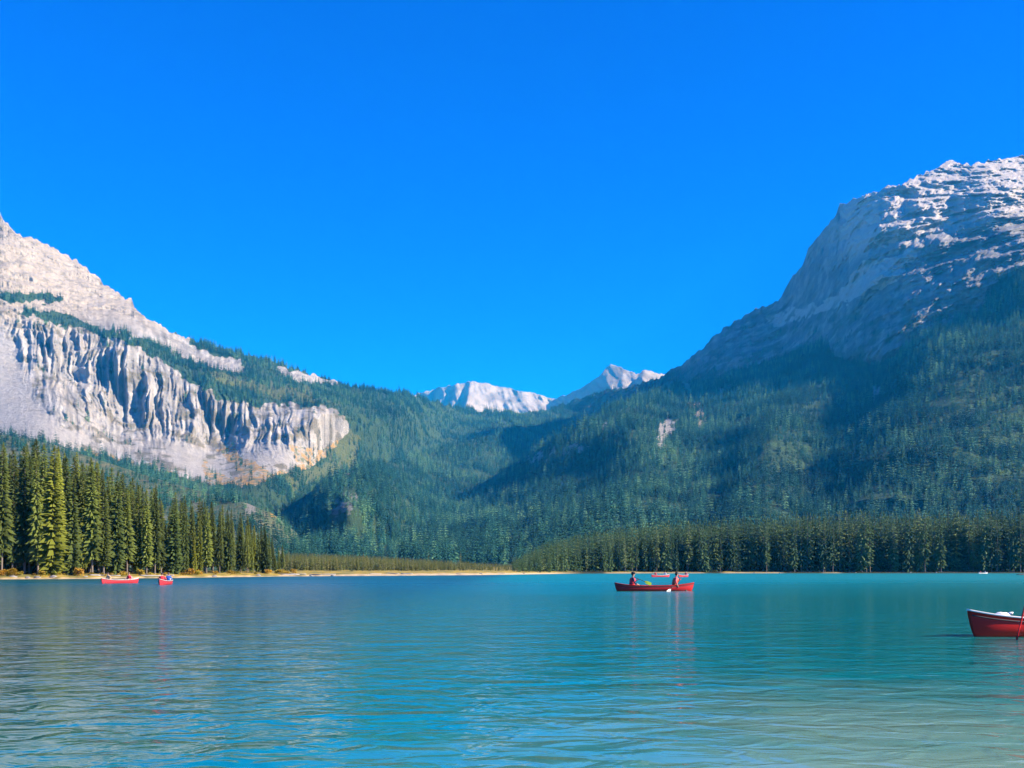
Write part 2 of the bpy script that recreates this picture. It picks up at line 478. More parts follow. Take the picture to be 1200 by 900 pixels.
# ---- right massif: shaded rock wall with lit benches
def right_colour(x, y, P):
    X, D, Z = P[..., 0], P[..., 1], P[..., 2]
    n = fbm(X / 60, D / 60, Z / 40, 4)
    strata = perlin(X / 500, D / 500, Z / 18)
    c = lerp3(const(x.shape, (0.15, 0.155, 0.17)), (0.24, 0.235, 0.235), smooth(-0.3, 0.4, n))  # darker blue-grey base carries some of the face's shade
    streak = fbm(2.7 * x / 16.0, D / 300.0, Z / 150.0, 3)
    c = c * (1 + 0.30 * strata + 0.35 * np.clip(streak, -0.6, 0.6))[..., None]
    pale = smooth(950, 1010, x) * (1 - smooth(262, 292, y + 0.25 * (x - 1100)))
    c = lerp3(c, (0.50, 0.46, 0.42), pale * 0.85)  # paler rock colour stands in for sunlight on the upper benches
    wx, wy = wob(x, y, 8, 16)
    snow = inpoly(wx, wy, [(1010, 308), (1040, 302), (1070, 292), (1075, 300), (1045, 330), (1010, 345), (960, 365), (905, 385), (897, 372), (950, 358), (985, 345)])
    c = lerp3(c, (0.48, 0.45, 0.42), snow * 0.8)
    veg = smooth(0.0, 0.3, fbm(X / 45 + 3, D / 80, Z / 35, 4)) * smooth(330, 380, y) * 0.8
    c = lerp3(c, (0.075, 0.085, 0.05), veg)
    shoulder = smooth(880, 780, x) * smooth(420, 445, y)
    c = lerp3(c, FLOOR, shoulder * 0.8)
    trees = shoulder * 0.6 + 0.25 * smooth(0.05, 0.3, veg) * smooth(350, 400, y) * (1 - snow)
    return c, trees
def right_disp(x, y, X, D, Z):
    rib = 0.55 * ridged(X / 120 + 0.3 * fbm(X / 200, D / 200, Z / 200, 2), D / 260.0, Z / 380.0, 6, 0.62)
    a = 42 * rib * smooth(640, 900, x) * (1 + 0.35 * smooth(960, 1020, x) * (1 - smooth(270, 310, y)))
    # strata: cliff bands and ledges
    zw = Z + 44 * fbm(X / 200, D / 200, Z / 300, 5, 0.58) + 0.16 * X
    up = smooth(900, 960, x) * (1 - smooth(300, 360, y))
    a = a - (0.1 + 0.75 * up) * (62 * terrace(zw, 118.0, 0.8) + 22 * terrace(zw * 1.0 + 30 + 8 * fbm(X / 60, D / 60, Z / 60, 3), 37.0, 0.75))
    a = a + 300 * spur(x, y, [(1075, 200), (1040, 250), (1015, 310), (985, 430)], 90, 320)
    a = a + 110 * spur(x, y, [(1165, 190), (1150, 245)], 40, 120)
    a = a + 70 * spur(x, y, [(950, 300), (935, 345)], 14, 60)
    a = a + 50 * fbm(X / 200, D / 200, Z / 200, 4) + 7 * fbm(X / 25, D / 25, Z / 25, 3)
    return -a
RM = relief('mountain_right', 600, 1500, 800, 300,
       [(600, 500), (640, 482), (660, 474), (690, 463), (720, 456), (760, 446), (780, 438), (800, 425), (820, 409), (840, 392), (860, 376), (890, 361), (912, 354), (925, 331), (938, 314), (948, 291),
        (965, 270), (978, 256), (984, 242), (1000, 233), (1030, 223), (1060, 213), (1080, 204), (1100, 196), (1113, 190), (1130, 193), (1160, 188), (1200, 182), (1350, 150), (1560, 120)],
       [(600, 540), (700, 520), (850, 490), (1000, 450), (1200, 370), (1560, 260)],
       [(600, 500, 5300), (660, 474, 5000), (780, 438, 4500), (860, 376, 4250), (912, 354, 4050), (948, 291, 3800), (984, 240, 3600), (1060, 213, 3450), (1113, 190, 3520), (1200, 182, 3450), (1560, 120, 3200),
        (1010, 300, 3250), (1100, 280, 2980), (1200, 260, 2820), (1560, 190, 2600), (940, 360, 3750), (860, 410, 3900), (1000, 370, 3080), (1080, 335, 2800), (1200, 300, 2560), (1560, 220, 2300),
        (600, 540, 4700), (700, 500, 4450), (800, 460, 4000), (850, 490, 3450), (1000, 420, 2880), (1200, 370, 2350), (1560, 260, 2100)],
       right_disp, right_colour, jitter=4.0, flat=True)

# ---- middle hill under the pass
def mid_colour(x, y, P):
    wx, wy = wob(x, y, 6, 12)
    c = const(x.shape, FLOOR)
    crag = inpoly(wx, wy, [(385, 585), (402, 578), (420, 582), (410, 600), (392, 606)]) & (fbm(x / 6, y / 6, x * 0, 3) > -0.1)
    trail = np.abs(y - np.interp(x, [335, 352, 372, 395, 420], [600, 585, 570, 559, 549])) < 2.5
    c = lerp3(c, (0.17, 0.17, 0.17), crag * 0.8)
    c = lerp3(c, (0.27, 0.24, 0.19), (trail & (x < 425)) * 0.9)
    return c, 1.0 - 0.9 * crag - 0.95 * (trail & (x < 425))
def mid_disp(x, y, X, D, Z):
    a = 420 * (1 - smooth(585, 645, y)) * spur(x, y, [(412, 550), (415, 600), (430, 690)], 62, 130)
    a = a + 60 * spur(x, y, [(545, 545), (520, 600), (500, 640)], 40, 90)
    return -a - 60 * fbm(X / 180, D / 220, Z / 180, 4) - 5 * fbm(X / 30, D / 30, Z / 30, 2)
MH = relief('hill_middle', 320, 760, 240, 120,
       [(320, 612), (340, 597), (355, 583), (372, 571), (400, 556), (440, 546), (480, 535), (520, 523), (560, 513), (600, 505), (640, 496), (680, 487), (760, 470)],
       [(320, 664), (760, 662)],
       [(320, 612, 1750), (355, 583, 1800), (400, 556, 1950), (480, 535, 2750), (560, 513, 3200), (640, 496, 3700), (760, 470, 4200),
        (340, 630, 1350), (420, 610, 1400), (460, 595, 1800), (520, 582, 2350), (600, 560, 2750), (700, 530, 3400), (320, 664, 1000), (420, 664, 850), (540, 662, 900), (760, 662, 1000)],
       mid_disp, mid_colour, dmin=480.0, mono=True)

# ---- right forested slope
def fr_colour(x, y, P):
    wx, wy = wob(x, y, 5, 10)
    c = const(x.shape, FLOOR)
    bare = inpoly(wx, wy, [(774, 496), (786, 490), (794, 494), (786, 510), (778, 526), (770, 524)]) | inpoly(wx, wy, [(800, 452), (808, 450), (820, 475), (830, 500), (824, 504), (812, 484)]) | \
           inpoly(wx, wy, [(835, 452), (860, 448), (858, 462), (842, 462)]) | inpoly(wx, wy, [(594, 538), (620, 530), (660, 522), (690, 520), (688, 528), (640, 540), (600, 546)]) | \
           inpoly(wx, wy, [(700, 500), (726, 492), (730, 508), (708, 518)]) | inpoly(wx, wy, [(1020, 452), (1034, 445), (1028, 470), (1018, 478)])
    n = fbm(x / 7, y / 7, x * 0 + 4, 3)
    b = bare & (n > np.where((x > 765) & (x < 835), -0.35, -0.05))
    c = lerp3(c, (0.33, 0.315, 0.30), b * 0.9)
    gul = inpoly(wx, wy, [(800, 452), (808, 450), (820, 475), (830, 500), (824, 504), (812, 484)])
    c = lerp3(c, (0.33, 0.27, 0.17), (gul & b) * 0.9)
    thin = smooth(0.1, 0.4, fbm(P[..., 0] / 130, P[..., 1] / 130, P[..., 2] / 130, 3))
    c = lerp3(c, GRASS * np.array([0.6, 1.0, 0.9]), thin * 0.3)
    return c, (1.0 - 0.92 * b) * (1 - 0.25 * thin)
def fr_disp(x, y, X, D, Z):
    low = 1 - smooth(500, 640, y)
    a = 400 * low * spur(x, y, [(1125, 395), (1090, 460), (1040, 540), (985, 700)], 90, 260)
    a = a + 190 * spur(x, y, [(850, 450), (800, 510), (730, 590), (690, 720)], 60, 160)
    a = a + 130 * spur(x, y, [(960, 430), (900, 520), (850, 700)], 40, 120)
    return -a - 70 * fbm(X / 220, D / 260, Z / 220, 4) - 6 * fbm(X / 35, D / 35, Z / 35, 2)
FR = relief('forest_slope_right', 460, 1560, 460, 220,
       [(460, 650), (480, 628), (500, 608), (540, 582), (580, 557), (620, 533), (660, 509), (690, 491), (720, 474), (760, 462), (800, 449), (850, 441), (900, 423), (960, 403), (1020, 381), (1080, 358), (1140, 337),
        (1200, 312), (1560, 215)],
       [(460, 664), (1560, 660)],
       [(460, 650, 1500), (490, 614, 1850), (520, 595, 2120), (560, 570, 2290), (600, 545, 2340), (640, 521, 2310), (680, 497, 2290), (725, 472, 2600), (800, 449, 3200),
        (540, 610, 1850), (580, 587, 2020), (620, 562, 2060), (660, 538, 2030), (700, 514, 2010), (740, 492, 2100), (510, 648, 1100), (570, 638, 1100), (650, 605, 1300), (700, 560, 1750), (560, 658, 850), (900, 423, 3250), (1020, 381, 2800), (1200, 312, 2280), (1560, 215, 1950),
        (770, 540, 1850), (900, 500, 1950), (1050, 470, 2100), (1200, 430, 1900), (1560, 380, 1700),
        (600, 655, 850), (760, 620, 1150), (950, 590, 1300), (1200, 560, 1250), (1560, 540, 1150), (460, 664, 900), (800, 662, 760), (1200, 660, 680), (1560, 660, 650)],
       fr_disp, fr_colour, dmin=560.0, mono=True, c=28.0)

# ---- low toe of the left mountain behind the lakeside stand
def toe_colour(x, y, P):
    X, D, Z = P[..., 0], P[..., 1], P[..., 2]
    n = fbm(X / 18, D / 18, Z / 18, 4)
    c = lerp3(const(x.shape, (0.07, 0.10, 0.05)), (0.14, 0.145, 0.085), smooth(-0.1, 0.4, n))
    crag = inpoly(x, y, [(286, 588), (297, 585), (300, 600), (288, 604)])
    c = lerp3(c, (0.24, 0.23, 0.21), crag * 0.8)
    org = (x > 318) & (x < 342) & (y < 606)
    c = lerp3(c, ORANGE, org * 0.9)
    return c, 0.75 - 0.4 * smooth(0.0, 0.3, n) - 0.3 * crag
TOE = relief('hill_left_toe', -320, 378, 260, 70,
       [(-320, 495), (0, 508), (60, 520), (120, 540), (180, 560), (240, 577), (290, 590), (318, 601), (345, 622), (374, 648), (378, 655)],
       [(-320, 668), (378, 668)],
       [(-320, 495, 1300), (0, 508, 1250), (120, 540, 1200), (240, 577, 1100), (320, 601, 1000), (376, 650, 850), (-320, 668, 380), (0, 668, 400), (200, 668, 450), (378, 668, 560)],
       lambda x, y, X, D, Z: -25 * fbm(X / 90, D / 120, Z / 90, 4) + 220 * smooth(315, 378, x) * smooth(668, 640, y), toe_colour)

# ------------------------------------------------------------------ lake and shore
SHORE = [(-1500, 60), (-700, 78), (-300, 100), (-100, 128), (0, 141), (100, 149), (200, 166), (330, 205), (480, 235), (560, 262), (600, 290), (640, 330), (680, 372), (760, 398), (900, 405), (1200, 410), (1500, 400), (2100, 330), (2700, 230)]
shoreD = polyx(SHORE)
GZ = np.array([(-4, -0.6), (0, 0.0), (2.5, 0.30), (8, 0.62), (30, 1.1), (120, 2.0), (400, 3.6), (1500, 9), (20000, 9)], float)
def ground_z(px, D):
    d = D - shoreD(px)
    return np.interp(d, GZ[:, 0], GZ[:, 1])

def build_shore():
    xs = np.concatenate([np.linspace(-1500, -330, 40), np.linspace(-320, 1520, 620), np.linspace(1530, 2700, 40)])
    off = np.concatenate([np.linspace(-4, 12, 26), np.geomspace(13.5, 14000, 60)])
    sd = shoreD(xs)[None] + 2.4 * fbm(xs / 20, xs * 0, xs * 0 + 2, 5, 0.6)[None]
    x = np.broadcast_to(xs[None], (len(off), len(xs)))
    o = np.broadcast_to(off[:, None], x.shape)
    D = sd + o
    X = (x - CX) / F * D
    Z = np.interp(o, GZ[:, 0], GZ[:, 1]) + 0.12 * smooth(2, 14, o) * fbm(X / 6, D / 6, X * 0, 3) * 2
    P = np.stack([X, D, Z], -1)
    n = fbm(X / 5, D / 5, X * 0, 3)
    sand = const(x.shape, (0.42, 0.33, 0.20))
    grass = lerp3(const(x.shape, (0.34, 0.25, 0.05)), (0.17, 0.16, 0.05), smooth(-0.2, 0.3, n))
    c = lerp3(sand, grass, smooth(3.0, 5.0, o + 2.0 * n + 2.5 * (1 - smooth(340, 420, x)) - 1.2 * smooth(380, 480, x) * (1 - smooth(600, 660, x))))
    meadow_f = smooth(330, 360, x) * (1 - smooth(600, 640, x)) * (1 - smooth(300, 600, o))
    c = lerp3(c, FLOOR * 1.3, smooth(22, 45, o) * (1 - 0.75 * meadow_f))
    c = lerp3(c, (0.13, 0.10, 0.07), (1 - smooth(0.1, 0.7, o)) * 0.7)
    # the far right shore is dark forest floor to the waterline, broken by a few strips of pale bank
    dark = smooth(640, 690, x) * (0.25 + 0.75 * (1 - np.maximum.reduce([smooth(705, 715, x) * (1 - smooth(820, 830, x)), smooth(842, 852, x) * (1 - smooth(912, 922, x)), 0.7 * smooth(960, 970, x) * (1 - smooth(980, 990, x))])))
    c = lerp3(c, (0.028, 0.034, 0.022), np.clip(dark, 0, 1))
    g = grid_mesh('shore', P, c, M_SHORE)
    tag(g, kind='structure')
build_shore()

def water_mat():
    m, nt, b = new_mat('lake_water')
    geo = nt.nodes.new('ShaderNodeNewGeometry')
    def noise(sx, sy, scale, detail, rough, rot=0.0, dist=0.0):
        mp = nt.nodes.new('ShaderNodeMapping'); mp.inputs['Scale'].default_value = (sx, sy, 1)
        mp.inputs['Rotation'].default_value = (0, 0, rot)
        nt.links.new(geo.outputs['Position'], mp.inputs['Vector'])
        n = nt.nodes.new('ShaderNodeTexNoise'); n.noise_dimensions = '2D'
        n.inputs['Scale'].default_value = scale; n.inputs['Detail'].default_value = detail; n.inputs['Roughness'].default_value = rough
        n.inputs['Distortion'].default_value = dist
        nt.links.new(mp.outputs[0], n.inputs['Vector'])
        return n.outputs['Fac']
    def math_(op, a, b_=None, c=None):
        n = nt.nodes.new('ShaderNodeMath'); n.operation = op
        for i, v in enumerate((a, b_, c)):
            if v is None: continue
            if isinstance(v, (int, float)): n.inputs[i].default_value = v
            else: nt.links.new(v, n.inputs[i])
        return n.outputs[0]
    w1 = noise(0.9, 1.25, 2.3, 2.0, 0.5, 0.12, 0.6)        # short-crested ripples about 0.4 m apart
    w2 = noise(0.8, 1.2, 6.0, 2.0, 0.5, -0.25, 0.3)         # finer ripples
    w3 = noise(0.6, 1.0, 0.28, 2.0, 0.5, 0.3)               # slow swell
    w0 = noise(0.7, 1.15, 0.95, 1.0, 0.5, 0.2, 0.4)        # wavelets about a metre apart
    h = math_('ADD', math_('ADD', math_('MULTIPLY', w0, 0.036), math_('MULTIPLY', w1, 0.024)), math_('ADD', math_('MULTIPLY', w2, 0.0035), math_('MULTIPLY', w3, 0.012)))
    patch = noise(0.4, 0.6, 0.03, 3.0, 0.5, 0.1)         # wind patches: calmer and rougher water
    mr = nt.nodes.new('ShaderNodeMapRange'); mr.inputs['From Min'].default_value = 0.35; mr.inputs['From Max'].default_value = 0.65
    mr.inputs['To Min'].default_value = 0.45; mr.inputs['To Max'].default_value = 1.0
    nt.links.new(patch, mr.inputs['Value'])
    sepw = nt.nodes.new('ShaderNodeSeparateXYZ'); nt.links.new(geo.outputs['Position'], sepw.inputs[0])
    md = nt.nodes.new('ShaderNodeMapRange'); md.interpolation_type = 'SMOOTHSTEP'      # sheltered by the shore, ruffled further out
    md.inputs['From Min'].default_value = 8.0; md.inputs['From Max'].default_value = 85.0
    md.inputs['To Min'].default_value = 1.05; md.inputs['To Max'].default_value = 3.0
    nt.links.new(math_('ADD', sepw.outputs['Y'], math_('MULTIPLY', math_('SUBTRACT', patch, 0.5), 60.0)), md.inputs['Value'])
    h = math_('MULTIPLY', math_('MULTIPLY', h, mr.outputs[0]), md.outputs[0])
    bp = nt.nodes.new('ShaderNodeBump'); bp.inputs['Distance'].default_value = 1.0; bp.inputs['Strength'].default_value = 1.0
    nt.links.new(h, bp.inputs['Height'])
    nt.links.new(bp.outputs[0], b.inputs['Normal'])
    # colour of the water itself: glacial turquoise, paler over the shallow sandy bank near the dock
    sep = nt.nodes.new('ShaderNodeSeparateXYZ'); nt.links.new(geo.outputs['Position'], sep.inputs[0])
    dx = math_('SUBTRACT', sep.outputs['X'], 3.4)
    dy = math_('SUBTRACT', sep.outputs['Y'], 5.2)
    dist = math_('SQRT', math_('ADD', math_('MULTIPLY', math_('MULTIPLY', dx, dx), 1.1), math_('MULTIPLY', math_('MULTIPLY', dy, dy), 0.30)))
    sh = nt.nodes.new('ShaderNodeMapRange'); sh.interpolation_type = 'SMOOTHSTEP'
    sh.inputs['From Min'].default_value = 0.4; sh.inputs['From Max'].default_value = 5.2
    sh.inputs['To Min'].default_value = 1.0; sh.inputs['To Max'].default_value = 0.0
    wv = noise(0.6, 1.1, 0.9, 4.0, 0.6)
    nt.links.new(math_('ADD', dist, math_('MULTIPLY', math_('SUBTRACT', wv, 0.5), 4.0)), sh.inputs['Value'])
    mx = nt.nodes.new('ShaderNodeMix'); mx.data_type = 'RGBA'
    refl_tint = nt.nodes.new('ShaderNodeMapRange'); refl_tint.interpolation_type = 'SMOOTHSTEP'
    refl_tint.inputs['From Min'].default_value = -7.0; refl_tint.inputs['From Max'].default_value = 2.5
    nt.links.new(math_('ADD', sep.outputs['X'], math_('MULTIPLY', math_('SUBTRACT', patch, 0.5), 9.0)), refl_tint.inputs['Value'])
    sx = nt.nodes.new('ShaderNodeMix'); sx.data_type = 'RGBA'
    sx.inputs[6].default_value = (0.003, 0.078, 0.085, 1)  # body colour darkened on the left so the mountain's reflection reads stronger
    sx.inputs[7].default_value = (0.001, 0.178, 0.178, 1)
    nt.links.new(refl_tint.outputs[0], sx.inputs[0])
    nt.links.new(sx.outputs[2], mx.inputs[6])
    mx.inputs[7].default_value = (0.15, 0.27, 0.20, 1)
    nt.links.new(sh.outputs[0], mx.inputs[0])
    nt.links.new(mx.outputs[2], b.inputs['Base Color'])
    b.inputs['IOR'].default_value = 1.46
    # ripples too small to see one by one further out: a rougher sheen there
    rg = nt.nodes.new('ShaderNodeMapRange'); rg.inputs['From Min'].default_value = 20.0; rg.inputs['From Max'].default_value = 150.0
    rg.inputs['To Min'].default_value = 0.07; rg.inputs['To Max'].default_value = 0.40
    nt.links.new(math_('ADD', sepw.outputs['Y'], math_('MULTIPLY', math_('SUBTRACT', patch, 0.5), 60.0)), rg.inputs['Value'])
    nt.links.new(rg.outputs[0], b.inputs['Roughness'])
    return m
def build_lake():
    s = [(-9000, -1200, 0), (9000, -1200, 0), (9000, 9000, 0), (-9000, 9000, 0)]
    o = mesh_obj('lake_water', s, [(0, 1, 2, 3)], water_mat())
    tag(o, kind='structure')
build_lake()

# ------------------------------------------------------------------ trees
def spruce_crown(h, w, seed, whorls, per, bare=0.08, droop=0.35, gap=0.0):
    """drooping sprays in whorls round the stem; uneven outline, gaps between sprays. Returns verts, faces"""
    r = random.Random(seed)
    V, Fc = [], []
    lop = r.uniform(0, 6.28)
    for i in range(whorls):
        t = (i + r.uniform(-0.3, 0.3)) / whorls
        t = min(max(t, 0), 0.985)
        z = h * (bare + (1 - bare) * t)
        prof = (1 - t) ** 0.72 * min(1.0, 0.55 + t * 2.6)
        L0 = w * 0.5 * prof + 0.012 * h
        a0 = r.uniform(0, 6.28)
        for k in range(per):
            if r.random() < gap: continue
            a = a0 + 6.283 * k / per + r.uniform(-0.3, 0.3)
            L = L0 * r.uniform(0.55, 1.18) * (1 + 0.12 * math.cos(a - lop))
            d = droop * r.uniform(0.6, 1.4) * (1 - 0.75 * t)
            ca, sa = math.cos(a), math.sin(a)
            wid = L * r.uniform(0.26, 0.42) + 0.003 * h
            up = 0.10 * L
            n = len(V)
            zz = z + r.uniform(-0.01, 0.01) * h
            V += [(0.04 * L * ca, 0.04 * L * sa, zz + up),
                  (0.55 * L * ca - wid * sa * 0.5, 0.55 * L * sa + wid * ca * 0.5, zz - d * L * 0.55 - 0.10 * L),
                  (0.55 * L * ca + wid * sa * 0.5, 0.55 * L * sa - wid * ca * 0.5, zz - d * L * 0.55 - 0.10 * L),
                  (0.62 * L * ca, 0.62 * L * sa, zz - d * L * 0.40 + 0.05 * L),
                  (L * ca, L * sa, zz - d * L + 0.02 * L)]
            Fc += [(n, n + 1, n + 3), (n, n + 3, n + 2), (n + 1, n + 4, n + 3), (n + 2, n + 3, n + 4)]
    n = len(V)                                     # leader at the top
    q = 0.010 * h
    V += [(q, 0, h * 0.955), (-q * 0.5, q * 0.87, h * 0.955), (-q * 0.5, -q * 0.87, h * 0.955), (0, 0, h * 1.01)]
    Fc += [(n, n + 1, n + 3), (n + 1, n + 2, n + 3), (n + 2, n, n + 3)]
    return V, Fc

def trunk_mesh(h, r0, lean=0.0, seed=0):
    r = random.Random(seed)
    V, Fc = [], []
    S = 7
    cx_, cy_ = 0, 0
    levels = 7
    for i in range(levels):
        t = i / (levels - 1)
        rad = r0 * (1 - t) ** 0.85 + 0.0007 * h
        if i == 0: rad *= 1.35
        cx_ += r.uniform(-1, 1) * 0.004 * h; cy_ += r.uniform(-1, 1) * 0.004 * h
        if i == 0: cx_ = cy_ = 0
        for k in range(S):
            a = 6.283 * k / S
            V.append((cx_ + rad * math.cos(a), cy_ + rad * math.sin(a), -0.3 + (h * 0.98 + 0.3) * t))
    for i in range(levels - 1):
        for k in range(S):
            Fc.append((i * S + k, i * S + (k + 1) % S, (i + 1) * S + (k + 1) % S, (i + 1) * S + k))
    # a few bare limb stubs low on the stem
    for j in range(9):
        z = h * r.uniform(0.06, 0.5); a = r.uniform(0, 6.283); L = h * r.uniform(0.02, 0.05); q = r0 * 0.22
        n = len(V); ca, sa = math.cos(a), math.sin(a)
        V += [(0, 0, z + q), (-sa * q, ca * q, z - q), (sa * q, -ca * q, z - q), (ca * L, sa * L, z - 0.12 * L)]
        Fc += [(n, n + 1, n + 3), (n + 1, n + 2, n + 3), (n + 2, n, n + 3)]
    return V, Fc

def me_from(name, V, Fc, mat, smooth_=False):
    me = bpy.data.meshes.new(name)
    me.from_pydata(V, [], Fc)
    me.materials.append(mat)
    if smooth_: me.shade_smooth()
    me.update()
    return me

# unit-height (1 m) crowns and trunks, shared between copies and scaled per tree
NEAR = []
for s in range(9):
    V, Fc = spruce_crown(1.0, [0.21, 0.18, 0.25, 0.19, 0.22, 0.17, 0.24, 0.2, 0.16][s], 100 + s, 74, 9, bare=[0.05, 0.10, 0.03, 0.16, 0.08, 0.12, 0.04, 0.2, 0.14][s], droop=[0.5, 0.65, 0.4, 0.6, 0.7, 0.5, 0.45, 0.6, 0.7][s], gap=0.12)
    T, Ft = trunk_mesh(1.0, 0.0105, seed=s)
    NEAR.append((me_from('crown', V, Fc, M_NEAR), me_from('trunk', T, Ft, M_BARK, True)))
SHOREM = []
for s in range(7):
    V, Fc = spruce_crown(1.0, [0.22, 0.19, 0.27, 0.21, 0.18, 0.24, 0.20][s], 300 + s, 26, 7, bare=[0.06, 0.14, 0.04, 0.1, 0.18, 0.08, 0.12][s], droop=0.6, gap=0.12)
    T, Ft = trunk_mesh(1.0, 0.009, seed=s + 20)
    SHOREM.append((me_from('crown', V, Fc, M_OLIVE), me_from('trunk', T, Ft, M_BARK, True)))

def tree(name, label, cat, group, loc, h, pair, rz, wide=1.0, colour=None, ground_tilt=0.0):
    root = bpy.data.objects.new(name, None)
    root.empty_display_size = 0.5
    root.location = loc
    root.rotation_euler = (random.uniform(-0.02, 0.02), random.uniform(-0.02, 0.02), rz)
    root.scale = (h * wide, h * wide, h)
    COL.objects.link(root)
    tag(root, label, cat, group)
    t = link(bpy.data.objects.new('trunk', pair[1]), root)
    if pair[0] is not None:
        c = link(bpy.data.objects.new('crown', pair[0]), root)
        if colour: c.color = (*colour, 1)
    return root

def ground_at(px, D):
    z = float(ground_z(px, D))
    return Vector(((px - CX) / F * D, D, z - 0.05))

# the sunlit stand on the near left shore
def left_stand():
    topline = polyx([(-260, 520), (-60, 520), (0, 518), (45, 512), (100, 532), (150, 556), (200, 574), (240, 583), (290, 603), (312, 614), (336, 640)])
    placed = []
    rows = [(8, 0.0, 42), (14, 0.3, 50), (21, 0.6, 48), (32, 0.9, 40), (46, 1.0, 30), (64, 1.0, 22)]
    count = 0
    for off, _, n in rows:
        for k in range(n):
            px = -110 + 442 * (k + random.uniform(0.05, 0.95)) / n
            D = float(shoreD(px)) + off * random.uniform(0.85, 1.2) * (1.0 if px < 220 else 1.25)
            p = ground_at(px, D)
            if any((p.x - q.x) ** 2 + (p.y - q.y) ** 2 < 1.25 ** 2 for q in placed): continue
            placed.append(p)
            ty = float(topline(px)) + abs(random.gauss(0, 1)) * 20 * (1.2 if off < 12 else 0.9)
            ty = min(ty, 640 if px < 300 else 652)
            h = CAMZ + (YH - ty) / F * D - p.z
            h = max(4.0, min(h, 26))
            r = random.random()
            if r < 0.12: colour = (1.6, 1.5, 0.95); lab = 'bright yellow-green spruce in the sunlit stand on the sandy shore'; grp = 'yellow-green spruces in the sandy shore stand'
            else:
                v = random.uniform(0.8, 1.9)
                colour = (v, v, v * 0.95)
                lab = 'tall dark green spruce in the sunlit stand on the sandy shore' if h > 11 else 'shorter green spruce in the sunlit stand on the sandy shore'
                grp = 'tall spruces in the sandy shore stand' if h > 11 else 'shorter spruces in the sandy shore stand'
            tree('spruce_tree', lab, 'tree', grp, p, h, NEAR[random.randrange(9)], random.uniform(0, 6.28), random.uniform(0.8, 1.15), colour)
            count += 1
    for px, off, ty in ((80, 14, 590), (150, 17, 580), (118, 12, 618), (205, 18, 605)):
        D = float(shoreD(px)) + off
        p = ground_at(px, D)
        h = CAMZ + (YH - ty) / F * D - p.z
        T, Ft = trunk_mesh(1.0, 0.007, seed=px)
        for j in range(60):
            rr = random.Random(px * 100 + j)
            z = rr.uniform(0.2, 0.96); a = rr.uniform(0, 6.283); L = 0.05 * (1.05 - z) + 0.012; q = 0.002
            n = len(T); ca, sa = math.cos(a), math.sin(a)
            T += [(0, 0, z + q), (-sa * q, ca * q, z - q), (sa * q, -ca * q, z - q), (ca * L, sa * L, z - 0.3 * L)]
            Ft += [(n, n + 1, n + 3), (n + 1, n + 2, n + 3), (n + 2, n, n + 3)]
        tree('dead_spruce', 'bleached bare dead spruce standing among the green spruces of the stand', 'tree', 'dead spruces in the sandy shore stand', p, h, (None, me_from('trunk', T, Ft, M_DEAD)), 0)
    return count
n_left = left_stand()

# yellow and orange shrubs along that shore
def leaf_ball(seed, n=260, flat=0.75):
    r = random.Random(seed)
    V, Fc = [], []
    lobes = [(r.uniform(-0.32, 0.32), r.uniform(-0.32, 0.32), r.uniform(0.25, 0.7), r.uniform(0.22, 0.4)) for _ in range(7)]
    for i in range(n):
        lx, ly, lz, lr = lobes[i % 7]
        d = Vector((r.gauss(0, 1), r.gauss(0, 1), r.gauss(0, 1))).normalized() * lr * r.uniform(0.6, 1.05)
        c = Vector((lx, ly, lz)) + Vector((d.x, d.y, d.z * flat))
        if c.z < 0.02: c.z = 0.02 + r.random() * 0.1
        u = Vector((r.gauss(0, 1), r.gauss(0, 1), r.gauss(0, 1))).normalized()
        v = u.orthogonal().normalized() * 0.07; u = u * 0.10
        k = len(V)
        V += [tuple(c - u), tuple(c + v), tuple(c + u), tuple(c - v)]
        Fc.append((k, k + 1, k + 2, k + 3))
    return V, Fc
def stems(seed):
    r = random.Random(seed)
    V, Fc = [], []
    for i in range(6):
        a = r.uniform(0, 6.28); L = r.uniform(0.2, 0.4); q = 0.018
        n = len(V)
        V += [(q, 0, -0.1), (-q, q, -0.1), (-q, -q, -0.1), (math.cos(a) * L, math.sin(a) * L, r.uniform(0.4, 0.75))]
        Fc += [(n, n + 1, n + 3), (n + 1, n + 2, n + 3), (n + 2, n, n + 3)]
    return V, Fc
SHR = [(me_from('foliage', *leaf_ball(s), M_SHRUB), me_from('stem', *stems(s), M_BARK)) for s in range(5)]
def shrubs():
    for k in range(62):
        px = random.uniform(-60, 345)
        D = float(shoreD(px)) + random.uniform(4.0, 7.5)
        p = ground_at(px, D)
        h = random.choice([0.35, 0.5, 0.6, 0.8, 1.2]) * random.uniform(0.8, 1.15)
        f, s = SHR[k % 5]
        root = bpy.data.objects.new('autumn_shrub', None); root.location = p; root.scale = (h * 1.2, h * 1.2, h); root.rotation_euler.z = random.uniform(0, 6.28)
        COL.objects.link(root)
        tag(root, 'low yellow and orange autumn shrub at the foot of the sandy shore spruces', 'shrub', 'autumn shrubs along the sandy shore')
        link(bpy.data.objects.new('foliage', f), root); link(bpy.data.objects.new('stem', s), root)
shrubs()

